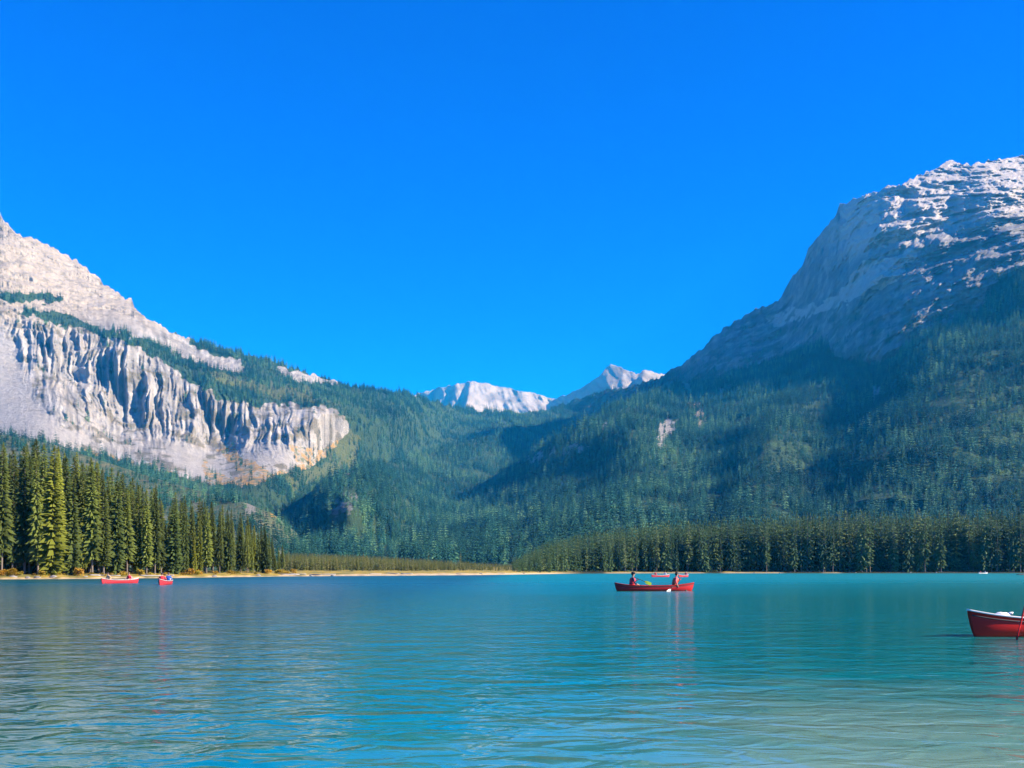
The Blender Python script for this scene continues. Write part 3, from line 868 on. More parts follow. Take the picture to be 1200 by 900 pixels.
# dark spruce wall along the far right shore: the front ranks one by one
FOREST_TOP = polyx([(590, 664), (610, 656), (640, 640), (700, 627), (760, 617), (850, 610), (900, 606), (1000, 600), (1100, 597), (1200, 592), (1300, 590)])
n_right = 0
def right_shore():
    global n_right
    N = 150
    for k in range(N):
        px = 612 + (1235 - 612) * (k + random.uniform(0.0, 1.0)) / N
        D = float(shoreD(px)) + random.choice([5, 8, 12, 18, 26]) * random.uniform(0.9, 1.15)
        p = ground_at(px, D)
        ty = float(FOREST_TOP(px)) - 4 + abs(random.gauss(0, 1)) * 12
        ty = min(ty, 660)
        h = max(4, CAMZ + (YH - ty) / F * D - p.z)
        lab = 'slender spruce in the front rank of the dark spruce wall on the far shore' if h > 14 else 'small spruce where the dark spruce wall tapers down to the beach'
        tree('spruce_tree', lab, 'tree', 'front spruces of the far shore wall' if h > 14 else 'small spruces where the far shore wall tapers', p, h, SHOREM[random.randrange(7)], random.uniform(0, 6.28), random.uniform(0.85, 1.3))
        n_right += 1
right_shore()

# young trees on the flat behind the beach
def sapling_crown(seed):
    return spruce_crown(1.0, 0.42, seed, 12, 7, bare=0.04, droop=0.3, gap=0.15)
SAP = [(me_from('crown', *sapling_crown(500 + s), M_SAP), me_from('trunk', *trunk_mesh(1.0, 0.02, seed=s + 50), M_BARK, True)) for s in range(5)]
def saplings():
    for k in range(95):
        px = 336 + 275 * (k + random.random()) / 95
        D = float(shoreD(px)) + random.uniform(28, 80)
        p = ground_at(px, D)
        ty = float(np.interp(px, [336, 420, 520, 600], [651, 653, 659, 664])) + random.uniform(0, 6)
        h = max(1.2, CAMZ + (YH - ty) / F * D - p.z)
        tree('young_tree', 'small pale green young tree on the flat behind the sandy beach', 'tree', 'young trees on the flat behind the beach', p, h, SAP[k % 5], random.uniform(0, 6.28), random.uniform(0.8, 1.3))
saplings()

# ------------------------------------------------------------------ far forests: one mass each, trees scattered over the slopes
FARP, FARO = [], []
for s in range(12):
    V, Fc = spruce_crown(1.0, ([0.40, 0.34, 0.46, 0.36, 0.32, 0.42] + [0.28, 0.24, 0.32, 0.26, 0.22, 0.30])[s], 700 + s, 10, 7, bare=0.05, droop=0.5, gap=0.06)
    n = len(V); q = 0.012
    V += [(q, 0, -0.15), (-q, q, -0.15), (-q, -q, -0.15), (0, 0, 0.6)]
    Fc += [(n, n + 1, n + 3), (n + 1, n + 2, n + 3), (n + 2, n, n + 3)]
    me = me_from('far_spruce', V, Fc, M_FAR if s < 6 else M_OLIVE)
    o = bpy.data.objects.new('spruce_tree', me)
    px = 640 + 50 * s
    D = float(shoreD(px)) + 34
    o.location = ground_at(px, D); hh = 17 + (s * 5) % 7; o.scale = (hh, hh, hh)
    COL.objects.link(o)
    tag(o, 'spruce half hidden behind the front rank of the dark spruce wall', 'tree', 'spruces half hidden in the far shore wall')
    (FARP if s < 6 else FARO).append(o)

FARS = []
for s in range(6):
    V, Fc = spruce_crown(1.0, 0.34 + 0.03 * s, 900 + s, 10, 7, bare=0.03, droop=0.35, gap=0.1)
    n = len(V); q = 0.03
    V += [(q, 0, -0.1), (-q, q, -0.1), (-q, -q, -0.1), (0, 0, 1.0)]
    Fc += [(n, n + 1, n + 3), (n + 1, n + 2, n + 3), (n + 2, n, n + 3)]
    me = me_from('far_young_tree', V, Fc, M_SAP)
    o = bpy.data.objects.new('young_tree', me)
    px = 350 + 38 * s; D = float(shoreD(px)) + 62
    o.location = ground_at(px, D); o.scale = (4.2, 4.2, 4.2 + 0.3 * s)
    COL.objects.link(o)
    tag(o, 'small pale green young tree on the flat behind the sandy beach', 'tree', 'young trees on the flat behind the beach')
    FARS.append(o)

def forest(name, label, pts, scl, protos=None):
    n = len(pts)
    me = bpy.data.meshes.new(name)
    me.vertices.add(n)
    me.vertices.foreach_set('co', np.asarray(pts, np.float32).reshape(-1))
    a = me.attributes.new('scl', 'FLOAT', 'POINT'); a.data.foreach_set('value', np.asarray(scl, np.float32))
    a = me.attributes.new('rot', 'FLOAT_VECTOR', 'POINT')
    rv = np.zeros((n, 3), np.float32); rv[:, 2] = rng.uniform(0, 6.283, n); rv[:, :2] = rng.normal(0, 0.03, (n, 2))
    a.data.foreach_set('vector', rv.reshape(-1))
    a = me.attributes.new('idx', 'INT', 'POINT'); a.data.foreach_set('value', rng.integers(0, 6, n).astype(np.int32))
    o = link(bpy.data.objects.new(name, me))
    ng = bpy.data.node_groups.new(name + '_scatter', 'GeometryNodeTree')
    ng.interface.new_socket('Geometry', in_out='INPUT', socket_type='NodeSocketGeometry')
    ng.interface.new_socket('Geometry', in_out='OUTPUT', socket_type='NodeSocketGeometry')
    N, L = ng.nodes, ng.links
    gi, go = N.new('NodeGroupInput'), N.new('NodeGroupOutput')
    ip = N.new('GeometryNodeInstanceOnPoints')
    jg = N.new('GeometryNodeJoinGeometry')
    for p in (protos or FARP):
        oi = N.new('GeometryNodeObjectInfo'); oi.inputs['Object'].default_value = p; oi.inputs['As Instance'].default_value = True
        oi.transform_space = 'ORIGINAL'
        L.new(oi.outputs['Geometry'], jg.inputs[0])
    def attr(nm, t):
        x = N.new('GeometryNodeInputNamedAttribute'); x.data_type = t; x.inputs['Name'].default_value = nm
        return x.outputs[0]
    L.new(gi.outputs[0], ip.inputs['Points']); L.new(jg.outputs[0], ip.inputs['Instance'])
    ip.inputs['Pick Instance'].default_value = True
    L.new(attr('idx', 'INT'), ip.inputs['Instance Index'])
    L.new(attr('rot', 'FLOAT_VECTOR'), ip.inputs['Rotation'])
    L.new(attr('scl', 'FLOAT'), ip.inputs['Scale'])
    L.new(ip.outputs[0], go.inputs[0])
    md = o.modifiers.new('scatter', 'NODES'); md.node_group = ng
    tag(o, label, 'forest', kind='stuff')
    return o

def scatter_on(layer, per_m2, hmin, hmax, xlim=(-60, 1290), limit=60000):
    P, w = layer['P'], layer['trees']
    a, b, c, d = P[:-1, :-1], P[:-1, 1:], P[1:, 1:], P[1:, :-1]
    ar = 0.5 * np.linalg.norm(np.cross(c - a, d - b), axis=-1)
    wt = 0.25 * (w[:-1, :-1] + w[1:, 1:] + w[:-1, 1:] + w[1:, :-1])
    xx = layer['x'][:-1, :-1]
    ar = ar * wt * ((xx > xlim[0]) & (xx < xlim[1]))
    gp = 0.5 * (a + c)
    cl = fbm(gp[..., 0] / 60, gp[..., 1] / 75, gp[..., 2] / 60, 3)
    ar = ar * np.clip(0.9 + 1.2 * cl, 0.35, 1.5)
    tot = ar.sum() * per_m2
    n = int(min(tot, limit))
    cdf = np.cumsum(ar.reshape(-1)); cdf /= cdf[-1]
    i = np.searchsorted(cdf, rng.random(n))
    u, v = rng.random((2, n, 1))
    A, B, C, D = (q.reshape(-1, 3)[i] for q in (a, b, c, d))
    p = (A * (1 - u) + B * u) * (1 - v) + (D * (1 - u) + C * u) * v
    p[:, 2] -= 0.5
    big = fbm(p[:, 0] / 110, p[:, 1] / 130, p[:, 2] / 110, 2)
    s = rng.uniform(hmin, hmax, n) * (1 - 0.5 * rng.random(n) ** 2.5) * np.clip(1 + 0.7 * big, 0.55, 1.35)
    print('FOREST', layer['o'].name, 'wanted', int(tot), 'made', n)
    return p, s

p, s = scatter_on(FR, 1 / 70.0, 14, 28, limit=50000)
forest('forest', 'dense blue-green conifer forest covering the big right-hand mountain slope', p, s)
p, s = scatter_on(MH, 1 / 75.0, 13, 26, xlim=(300, 770), limit=24000)
forest('forest', 'conifer forest on the low hill below the pass', p, s)
p, s = scatter_on(LM, 1 / 75.0, 13, 23, xlim=(-60, 770), limit=36000)
forest('forest', 'conifer forest on the pass and round the pale limestone wall', p, s)
p, s = scatter_on(RM, 1 / 110.0, 12, 20, limit=12000)
forest('forest', 'sparse conifers at the treeline under the shaded rock wall', p, s)
p, s = scatter_on(TOE, 1 / 60.0, 8, 16, xlim=(-120, 380), limit=12000)
forest('forest', 'mixed scrubby conifers on the low toe behind the lakeside stand', p, s)

def right_mass():
    pts, sc = [], []
    for k in range(7600):
        px = random.uniform(600, 1290)
        sd = float(shoreD(px))
        D = sd + 13 + 330 * random.random() ** 1.5
        z = float(ground_z(px, D))
        hmax = CAMZ + (YH - float(FOREST_TOP(px)) + 6) / F * D - z
        h = min(random.uniform(15, 27) + 0.012 * (D - sd), hmax * random.uniform(0.72, 1.02))
        if h < 4: continue
        pts.append(((px - CX) / F * D, D, z - 0.3)); sc.append(h)
    forest('forest', 'ranks of spruces behind the front trees of the far shore wall', pts, sc, FARO)
right_mass()
def flat_mass():
    pts, sc = [], []
    for k in range(4200):
        px = random.uniform(330, 640)
        D = float(shoreD(px)) + 34 + 460 * random.random() ** 1.3
        z = float(ground_z(px, D))
        ty = float(np.interp(px, [336, 420, 520, 600], [646, 649, 655, 660])) + abs(random.gauss(0, 5))
        h = CAMZ + (YH - ty) / F * D - z
        if h < 1.5: continue
        pts.append(((px - CX) / F * D, D, z - 0.2)); sc.append(min(h, 14))
    forest('forest', 'low thicket of young conifers filling the valley flat', pts, sc, FARS)
flat_mass()
print('TREES left', n_left, 'right', n_right)

# driftwood and stones on the beach
def beach_litter():
    for k in range(14):
        px = random.uniform(-20, 640); D = float(shoreD(px)) + random.uniform(2.5, 4.5)
        p = ground_at(px, D); L = random.uniform(1.5, 4.0); rr = random.uniform(0.08, 0.17); a = random.uniform(-0.6, 0.6)
        V, Fc = [], []
        n = 8
        for i in range(5):
            t = i / 4 - 0.5
            for q in range(n):
                b = 6.283 * q / n; r_ = rr * (1.1 - 0.5 * (t + 0.5)) * random.uniform(0.9, 1.1)
                V.append((t * L, r_ * math.cos(b) + 0.06 * L * t * t, r_ * math.sin(b) + rr * 0.8))
        for i in range(4):
            for q in range(n):
                Fc.append((i * n + q, i * n + (q + 1) % n, (i + 1) * n + (q + 1) % n, (i + 1) * n + q))
        Fc += [tuple(range(n - 1, -1, -1)), tuple(range(4 * n, 5 * n))]
        o = mesh_obj('driftwood_log', V, Fc, M_DEAD); o.location = p; o.rotation_euler.z = a
        tag(o, 'bleached driftwood log lying on the sandy beach', 'log', 'driftwood on the sandy beach')
    rocks = []
    for sd_ in range(4):
        r = random.Random(40 + sd_)
        bm = bmesh.new(); bmesh.ops.create_icosphere(bm, subdivisions=2, radius=1.0)
        for v in bm.verts:
            v.co *= r.uniform(0.82, 1.12); v.co.z *= 0.6
        me = bpy.data.meshes.new('stone'); bm.to_mesh(me); bm.free(); me.materials.append(M_STONE); rocks.append(me)
    for k in range(34):
        px = random.choice([random.uniform(-20, 660), random.uniform(690, 1210)]); D = float(shoreD(px)) + random.uniform(0.2, 3.0)
        o = bpy.data.objects.new('shore_stone', rocks[k % 4]); COL.objects.link(o)
        o.location = ground_at(px, D); sc = random.uniform(0.18, 0.6); o.scale = (sc * random.uniform(0.8, 1.4), sc, sc); o.rotation_euler.z = random.uniform(0, 6)
        tag(o, 'grey stone at the waterline of the beach' if px < 670 else 'grey stone at the waterline under the dark spruce wall', 'stone', 'stones along the beach' if px < 670 else 'stones under the spruce wall')
beach_litter()

# ------------------------------------------------------------------ canoes and paddlers
def tube(path, r, n=8, cap=True):
    V, Fc = [], []
    path = [Vector(p) for p in path]
    for i, p in enumerate(path):
        d = (path[min(i + 1, len(path) - 1)] - path[max(i - 1, 0)]).normalized()
        u = d.cross(Vector((0, 0, 1)))
        if u.length < 1e-3: u = Vector((1, 0, 0))
        u.normalize(); w = d.cross(u)
        rr = r[i] if isinstance(r, (list, tuple)) else r
        for k in range(n):
            a = 6.28318 * k / n
            V.append(p + u * (rr * math.cos(a)) + w * (rr * math.sin(a)))
    for i in range(len(path) - 1):
        for k in range(n):
            Fc.append((i * n + k, i * n + (k + 1) % n, (i + 1) * n + (k + 1) % n, (i + 1) * n + k))
    if cap:
        Fc.append(tuple(range(n - 1, -1, -1))); Fc.append(tuple(range((len(path) - 1) * n, len(path) * n)))
    return V, Fc

def box(cx_, cy_, cz_, sx, sy, sz):
    V = [(cx_ + a * sx / 2, cy_ + b * sy / 2, cz_ + c * sz / 2) for c in (-1, 1) for b in (-1, 1) for a in (-1, 1)]
    return V, [(0, 2, 3, 1), (4, 5, 7, 6), (0, 1, 5, 4), (2, 6, 7, 3), (0, 4, 6, 2), (1, 3, 7, 5)]

M_RED = paint('red_hull', (0.72, 0.010, 0.008), 0.5, 0.10, 3.0, 0.3)
M_MAROON = paint('dark_red_hull', (0.42, 0.008, 0.012), 0.5, 0.12, 3.0, 0.3)
M_PINK = paint('faded_red_hull', (0.48, 0.03, 0.045), 0.5, 0.12, 3.0, 0.3)
M_INNER = paint('hull_inside', (0.10, 0.045, 0.04), 0.7, 0.2, 5.0)
M_ALU = paint('pale_gunwale', (0.62, 0.62, 0.60), 0.4, 0.1, 6.0)
M_WOOD = paint('ash_wood', (0.42, 0.27, 0.13), 0.5, 0.2, 9.0)
M_DARK = paint('dark_trim', (0.03, 0.025, 0.03), 0.6, 0.2, 8.0)
M_LIME = paint('lime_blade', (0.62, 0.72, 0.03), 0.4, 0.05)
M_WHITEP = paint('white_blade', (0.75, 0.74, 0.70), 0.4, 0.06)
M_BAG = paint('white_dry_bag', (0.78, 0.77, 0.74), 0.55, 0.08, 9.0)
M_SKIN = paint('skin', (0.42, 0.24, 0.16), 0.6, 0.08, 12.0)
M_VEST = paint('red_life_vest', (0.72, 0.02, 0.035), 0.75, 0.12, 14.0)
M_VESTO = paint('orange_red_vest', (0.80, 0.10, 0.025), 0.75, 0.12, 14.0)
M_NAVY = paint('navy_cloth', (0.016, 0.022, 0.055), 0.9, 0.25, 14.0)
M_BLACK = paint('black_cloth', (0.016, 0.016, 0.02), 0.9, 0.25, 14.0)
M_PINKC = paint('pink_red_cloth', (0.75, 0.10, 0.14), 0.85, 0.12, 14.0)
M_BLUEC = paint('blue_cloth', (0.03, 0.11, 0.42), 0.85, 0.2, 14.0)
M_WHITEC = paint('white_cloth', (0.72, 0.72, 0.72), 0.85, 0.1, 14.0)
M_TAN = paint('tan_cloth', (0.50, 0.34, 0.20), 0.85, 0.15, 14.0)
M_HAIRD = paint('dark_hair', (0.014, 0.010, 0.008), 0.55, 0.3, 30.0)
M_HAIRB = paint('brown_hair', (0.10, 0.055, 0.03), 0.55, 0.3, 30.0)

def canoe(label, loc, rz, hull_mat, L=5.1, beam=0.88, group=None, rim=None):
    """long axis = local X, waterline = local z 0"""
    root = bpy.data.objects.new('canoe', None); root.location = loc; root.rotation_euler.z = rz
    COL.objects.link(root); tag(root, label, 'canoe', group)
    nt_, nu = 41, 9
    def pt(t, u, side, inset=0.0):
        at_ = abs(t)
        b = beam / 2 * max(0.0, 1 - at_ ** 2.3) ** 0.85
        h = 0.33 + 0.19 * at_ ** 3.2
        k = -0.10 + 0.06 * at_ ** 7
        b = max(b - inset, 0.004 if inset else 0.010); k = k + inset
        y = b * (1 - (1 - u) ** 2.6); z = k + (h - k) * u ** 1.55
        x = t * (L / 2 - 0.20 * (1 - u) ** 1.2 * at_ ** 9 - inset * at_ ** 9)
        return (x, side * y, z)
    ts = [math.sin(math.pi / 2 * (-1 + 2 * i / (nt_ - 1))) * 0.55 + 0.45 * (-1 + 2 * i / (nt_ - 1)) for i in range(nt_)]
    us = [i / (nu - 1) for i in range(nu)]
    V, Fc, mi = [], [], []
    prof = [(u, -1) for u in reversed(us)] + [(u, 1) for u in us[1:]]
    W = len(prof)
    for ins in (0.0, 0.022):
        base = len(V)
        for t in ts:
            V += [pt(t, u, sd, ins) for u, sd in prof]
        for i in range(nt_ - 1):
            for k in range(W - 1):
                q = (base + i * W + k, base + i * W + k + 1, base + (i + 1) * W + k + 1, base + (i + 1) * W + k)
                Fc.append(q if ins else q[::-1]); mi.append(1 if ins else 0)
    half = nt_ * W
    for i in range(nt_ - 1):
        for k in (0, W - 1):
            a, b_ = i * W + k, (i + 1) * W + k
            Fc.append((a, b_, b_ + half, a + half)); mi.append(0)
    for i in (0, nt_ - 1):                               # stems closed
        for k in range(W - 1):
            a, b_ = i * W + k, i * W + k + 1
            Fc.append((a, b_, b_ + half, a + half)); mi.append(0)
    h = mesh_obj('hull', V, Fc, [hull_mat, M_INNER], root)
    for p_, m_ in zip(h.data.polygons, mi): p_.material_index = m_
    for sd in (-1, 1):
        path = [Vector(pt(t, 1, sd)) + Vector((0, 0, 0.008)) for t in ts]
        mesh_obj('gunwale', *tube(path, 0.019, 6), rim or M_ALU, root)
        path = [Vector(pt(t, 0.9, sd)) + Vector((0, sd * 0.006, 0.0)) for t in ts[1:-1]]
        mesh_obj('rub_strip', *tube(path, 0.014, 6), M_DARK, root)
    for e in (-1, 1):
        a = e * (L / 2 - 0.05); b_ = e * (L / 2 - 0.55)
        yb = abs(pt(b_ / (L / 2), 1, 1)[1])
        za, zb = 0.33 + 0.19 * (abs(a) / (L / 2)) ** 3.2, 0.33 + 0.19 * (abs(b_) / (L / 2)) ** 3.2
        mesh_obj('deck_plate', [(a, 0, za), (b_, yb, zb), (b_, -yb, zb), (a, 0, za - 0.02), (b_, yb, zb - 0.02), (b_, -yb, zb - 0.02)],
                 [(0, 1, 2), (3, 5, 4), (0, 3, 4, 1), (1, 4, 5, 2), (2, 5, 3, 0)], rim or M_ALU, root, False)
    for xs_ in (-1.45, 1.25):
        t = xs_ / (L / 2)
        yb = abs(pt(t, 0.72, 1)[1])
        mesh_obj('seat', *box(xs_, 0, 0.20, 0.26, yb * 1.66, 0.03), M_WOOD, root, False)
    yb = abs(pt(0.02, 1, 1)[1])
    mesh_obj('thwart', *tube([(0.05, -yb, 0.325), (0.05, 0, 0.315), (0.05, yb, 0.325)], 0.022, 6), M_WOOD, root)
    return root

def paddle(label, grip, tip, blade_mat, shaft_mat=None, group=None, facing=(0, 1, 0)):
    """a paddle from its grip to the tip of its blade, both in world space"""
    grip, tip = Vector(grip), Vector(tip)
    root = bpy.data.objects.new('paddle', None); root.location = tip; COL.objects.link(root)
    tag(root, label, 'paddle', group)
    d = (tip - grip); L = d.length; d.normalize()
    g = -d * L
    s_end = -d * 0.42
    mesh_obj('shaft', *tube([g, (g + s_end) / 2, s_end, -d * 0.25], [0.015, 0.015, 0.015, 0.010], 8), shaft_mat or M_WOOD, root)
    f = Vector(facing); u = d.cross(f).normalized(); w = u.cross(d).normalized()
    V, Fc = [], []
    prof = [(-0.50, 0.014), (-0.42, 0.05), (-0.30, 0.092), (-0.15, 0.102), (-0.04, 0.090), (0.0, 0.05)]
    for q, hw in prof:
        for sx in (-1, 1):
            for sw in (-1, 1):
                V.append(d * q + u * (hw * sx) + w * (0.007 * sw))
    for i in range(len(prof) - 1):
        a, b_ = i * 4, i * 4 + 4
        Fc += [(a, a + 2, b_ + 2, b_), (a + 1, b_ + 1, b_ + 3, a + 3), (a, b_, b_ + 1, a + 1), (a + 2, a + 3, b_ + 3, b_ + 2)]
    e = (len(prof) - 1) * 4
    Fc += [(0, 1, 3, 2), (e, e + 2, e + 3, e + 1)]
    mesh_obj('blade', V, Fc, blade_mat, root, False)
    mesh_obj('grip', *tube([g - u * 0.055, g, g + u * 0.055], [0.014, 0.019, 0.014], 8), shaft_mat or M_WOOD, root)
    return root

def person(label, canoe_root, lx, face, jacket, vest, hair_mat, lhand, rhand, lean=0.05, hat=None, trousers=None, size=1.0, group=None):
    """a seated paddler. Local: forward = +Y, seat top = z 0; hands given in that frame (left = -X)."""
    root = bpy.data.objects.new('person', None)
    Mw = canoe_root.matrix_basis
    crot = canoe_root.rotation_euler.z
    off = Matrix.Rotation(crot, 4, 'Z') @ Vector((lx, 0, 0.215))
    root.location = Vector(canoe_root.location) + off
    root.rotation_euler.z = crot + (-math.pi / 2 if face > 0 else math.pi / 2)
    COL.objects.link(root); tag(root, label, 'person', group)
    V, E, R = [], [], []
    def v(p, r, par=None):
        V.append(Vector(p)); R.append(r)
        if par is not None: E.append((par, len(V) - 1))
        return len(V) - 1
    ly = lambda z: lean * z * 2.0
    pel = v((0, 0, 0.11), 0.135)
    sp = v((0, ly(0.28), 0.28), 0.125, pel)
    ch = v((0, ly(0.43), 0.43), 0.135, sp)
    nb = v((0, ly(0.54), 0.54), 0.075, ch)
    nk = v((0, ly(0.61) + 0.01, 0.61), 0.052, nb)
    hd = v((0, ly(0.70) + 0.025, 0.69), 0.088, nk)
    ht = v((0, ly(0.78) + 0.02, 0.785), 0.082, hd)
    hands = []
    for sgn, hand in ((-1, lhand), (1, rhand)):
        sh = v((sgn * 0.165, ly(0.51), 0.505), 0.062, ch)
        S = V[sh]; H = Vector(hand)
        dv = H - S; dist = min(dv.length, 0.53); dv.normalize(); H = S + dv * dist
        a = 0.29; b_ = 0.26
        k = (dist * dist + a * a - b_ * b_) / (2 * dist); hh = math.sqrt(max(a * a - k * k, 0.0004))
        outv = Vector((sgn * 0.7, -0.3, -0.8)); outv = (outv - dv * outv.dot(dv)).normalized()
        el = v(S + dv * k + outv * hh, 0.045, sh)
        wr = v(H, 0.030, el)
        fd = (H - V[el]).normalized()
        pm = v(H + fd * 0.055, 0.036, wr)
        side = fd.cross(Vector((0, 0, 1))).normalized(); dn = side.cross(fd).normalized()
        if dn.z > 0: dn = -dn
        for j in range(4):
            o_ = side * (-0.030 + 0.020 * j)
            f1 = v(V[pm] + fd * (0.050 - 0.004 * abs(j - 1.4)) + o_, 0.010, pm)
            f2 = v(V[f1] + fd * 0.022 + dn * 0.022, 0.009, f1)
            v(V[f2] + dn * 0.024 - fd * 0.012, 0.008, f2)
        th = v(V[wr] + fd * 0.045 + side * (0.045 * -sgn), 0.011, wr)
        v(V[th] + fd * 0.03 + dn * 0.02, 0.009, th)
        hands.append(H)
    for sgn in (-1, 1):
        hp = v((sgn * 0.10, 0.05, 0.085), 0.088, pel)
        kn = v((sgn * 0.15, 0.44, 0.13), 0.060, hp)
        an = v((sgn * 0.13, 0.66, -0.20), 0.042, kn)
        v((sgn * 0.13, 0.82, -0.22), 0.040, an)
    me = bpy.data.meshes.new('body')
    me.from_pydata([tuple(p) for p in V], E, [])
    tmp = bpy.data.objects.new('body_build', me); COL.objects.link(tmp)
    md = tmp.modifiers.new('skin', 'SKIN'); md.use_smooth_shade = True
    for i, sv in enumerate(me.skin_vertices[0].data):
        sv.radius = (R[i], R[i] * (0.8 if i in (pel, sp, ch) else 1.0)); sv.use_root = (i == pel)
    ss = tmp.modifiers.new('sub', 'SUBSURF'); ss.levels = 1; ss.render_levels = 1
    dg = bpy.context.evaluated_depsgraph_get()
    bm_ = bpy.data.meshes.new_from_object(tmp.evaluated_get(dg))
    bpy.data.objects.remove(tmp, do_unlink=True)
    bm_.name = 'body'
    bm_.materials.clear()
    for m in (jacket, M_SKIN, trousers or M_NAVY, M_DARK): bm_.materials.append(m)
    for p_ in bm_.polygons:
        c = p_.center
        if c.z > 0.575: i = 1
        elif any((c - H).length < 0.125 and (c - Vector((0, ly(0.4), 0.4))).length > 0.2 for H in hands): i = 1
        elif c.z < -0.13: i = 3
        elif c.z < 0.15 or c.y > 0.2 and c.z < 0.22: i = 2
        else: i = 0
        p_.material_index = i
    bm_.shade_smooth()
    link(bpy.data.objects.new('body', bm_), root)
    hc = Vector((0, ly(0.74) + 0.022, 0.745))
    # face: eyes, nose, mouth, ears
    def blob(c, r, n=8, m=5, sq=(1, 1, 1)):
        VV, FF = [], []
        for i in range(m + 1):
            th_ = math.pi * i / m
            for k in range(n):
                a = 6.28318 * k / n
                VV.append((c[0] + r * sq[0] * math.sin(th_) * math.cos(a), c[1] + r * sq[1] * math.sin(th_) * math.sin(a), c[2] + r * sq[2] * math.cos(th_)))
        for i in range(m):
            for k in range(n):
                FF.append((i * n + k, (i + 1) * n + k, (i + 1) * n + (k + 1) % n, i * n + (k + 1) % n))
        return VV, FF
    for sgn in (-1, 1):
        mesh_obj('eye', *blob(hc + Vector((sgn * 0.032, 0.083, 0.005)), 0.011), M_DARK, root)
        mesh_obj('ear', *blob(hc + Vector((sgn * 0.088, 0.0, -0.01)), 0.026, sq=(0.45, 0.7, 1.2)), M_SKIN, root)
    mesh_obj('nose', *blob(hc + Vector((0, 0.095, -0.022)), 0.018, sq=(0.8, 1.1, 1.3)), M_SKIN, root)
    mesh_obj('mouth', *blob(hc + Vector((0, 0.083, -0.060)), 0.022, sq=(1.0, 0.4, 0.28)), M_VEST if False else M_TAN, root)
    # hair: a shell over the back and crown of the head
    VV, FF = [], []
    n, m = 14, 8
    for i in range(m + 1):
        th_ = math.radians(128) * i / m
        for k in range(n):
            a = 6.28318 * k / n
            fr = max(0.0, math.sin(a))
            lim = th_ * (1 - 0.55 * fr)
            VV.append((hc.x + 0.104 * math.sin(lim) * math.cos(a), hc.y - 0.008 + 0.108 * math.sin(lim) * math.sin(a), hc.z + 0.012 + 0.112 * math.cos(lim)))
    for i in range(m):
        for k in range(n):
            FF.append((i * n + k, (i + 1) * n + k, (i + 1) * n + (k + 1) % n, i * n + (k + 1) % n))
    mesh_obj('hair', VV, FF, hair_mat, root)
    if hat:
        VV, FF = blob((hc.x, hc.y, hc.z + 0.05), 0.118, 14, 8, (1, 1, 0.75))
        mesh_obj('hat', VV, FF, hat, root)
    if vest:
        VV, FF = [], []
        rings = [(0.14, 0.175, 0.135), (0.18, 0.19, 0.15), (0.30, 0.195, 0.155), (0.42, 0.20, 0.16), (0.50, 0.175, 0.14), (0.545, 0.11, 0.10), (0.54, 0.085, 0.08)]
        n = 16
        for z, rx, ry in rings:
            for k in range(n):
                a = 6.28318 * k / n
                cx_, sy_ = math.cos(a), math.sin(a)
                q = 1.0 / (abs(cx_) ** 3 + abs(sy_) ** 3) ** (1 / 3)
                VV.append((rx * cx_ * q * 0.92, ly(z) + ry * sy_ * q * 0.95, z))
        for i in range(len(rings) - 1):
            for k in range(n):
                FF.append((i * n + k, i * n + (k + 1) % n, (i + 1) * n + (k + 1) % n, (i + 1) * n + k))
        lv = mesh_obj('life_vest', VV, FF, vest, root)
        mesh_obj('belt', *tube([(0.2 * math.cos(a) * 0.98, ly(0.24) + 0.158 * math.sin(a), 0.24) for a in [6.2832 * k / 16 for k in range(17)]], 0.010, 5, False), M_DARK, lv)
    root['hands'] = [list(root.matrix_basis @ h_) for h_ in hands] if False else None
    del root['hands']
    root.scale = (size, size, size)
    hands = [h_ * size for h_ in hands]
    return root, [Matrix.Translation(root.location) @ Matrix.Rotation(root.rotation_euler.z, 4, 'Z') @ h_ for h_ in hands]

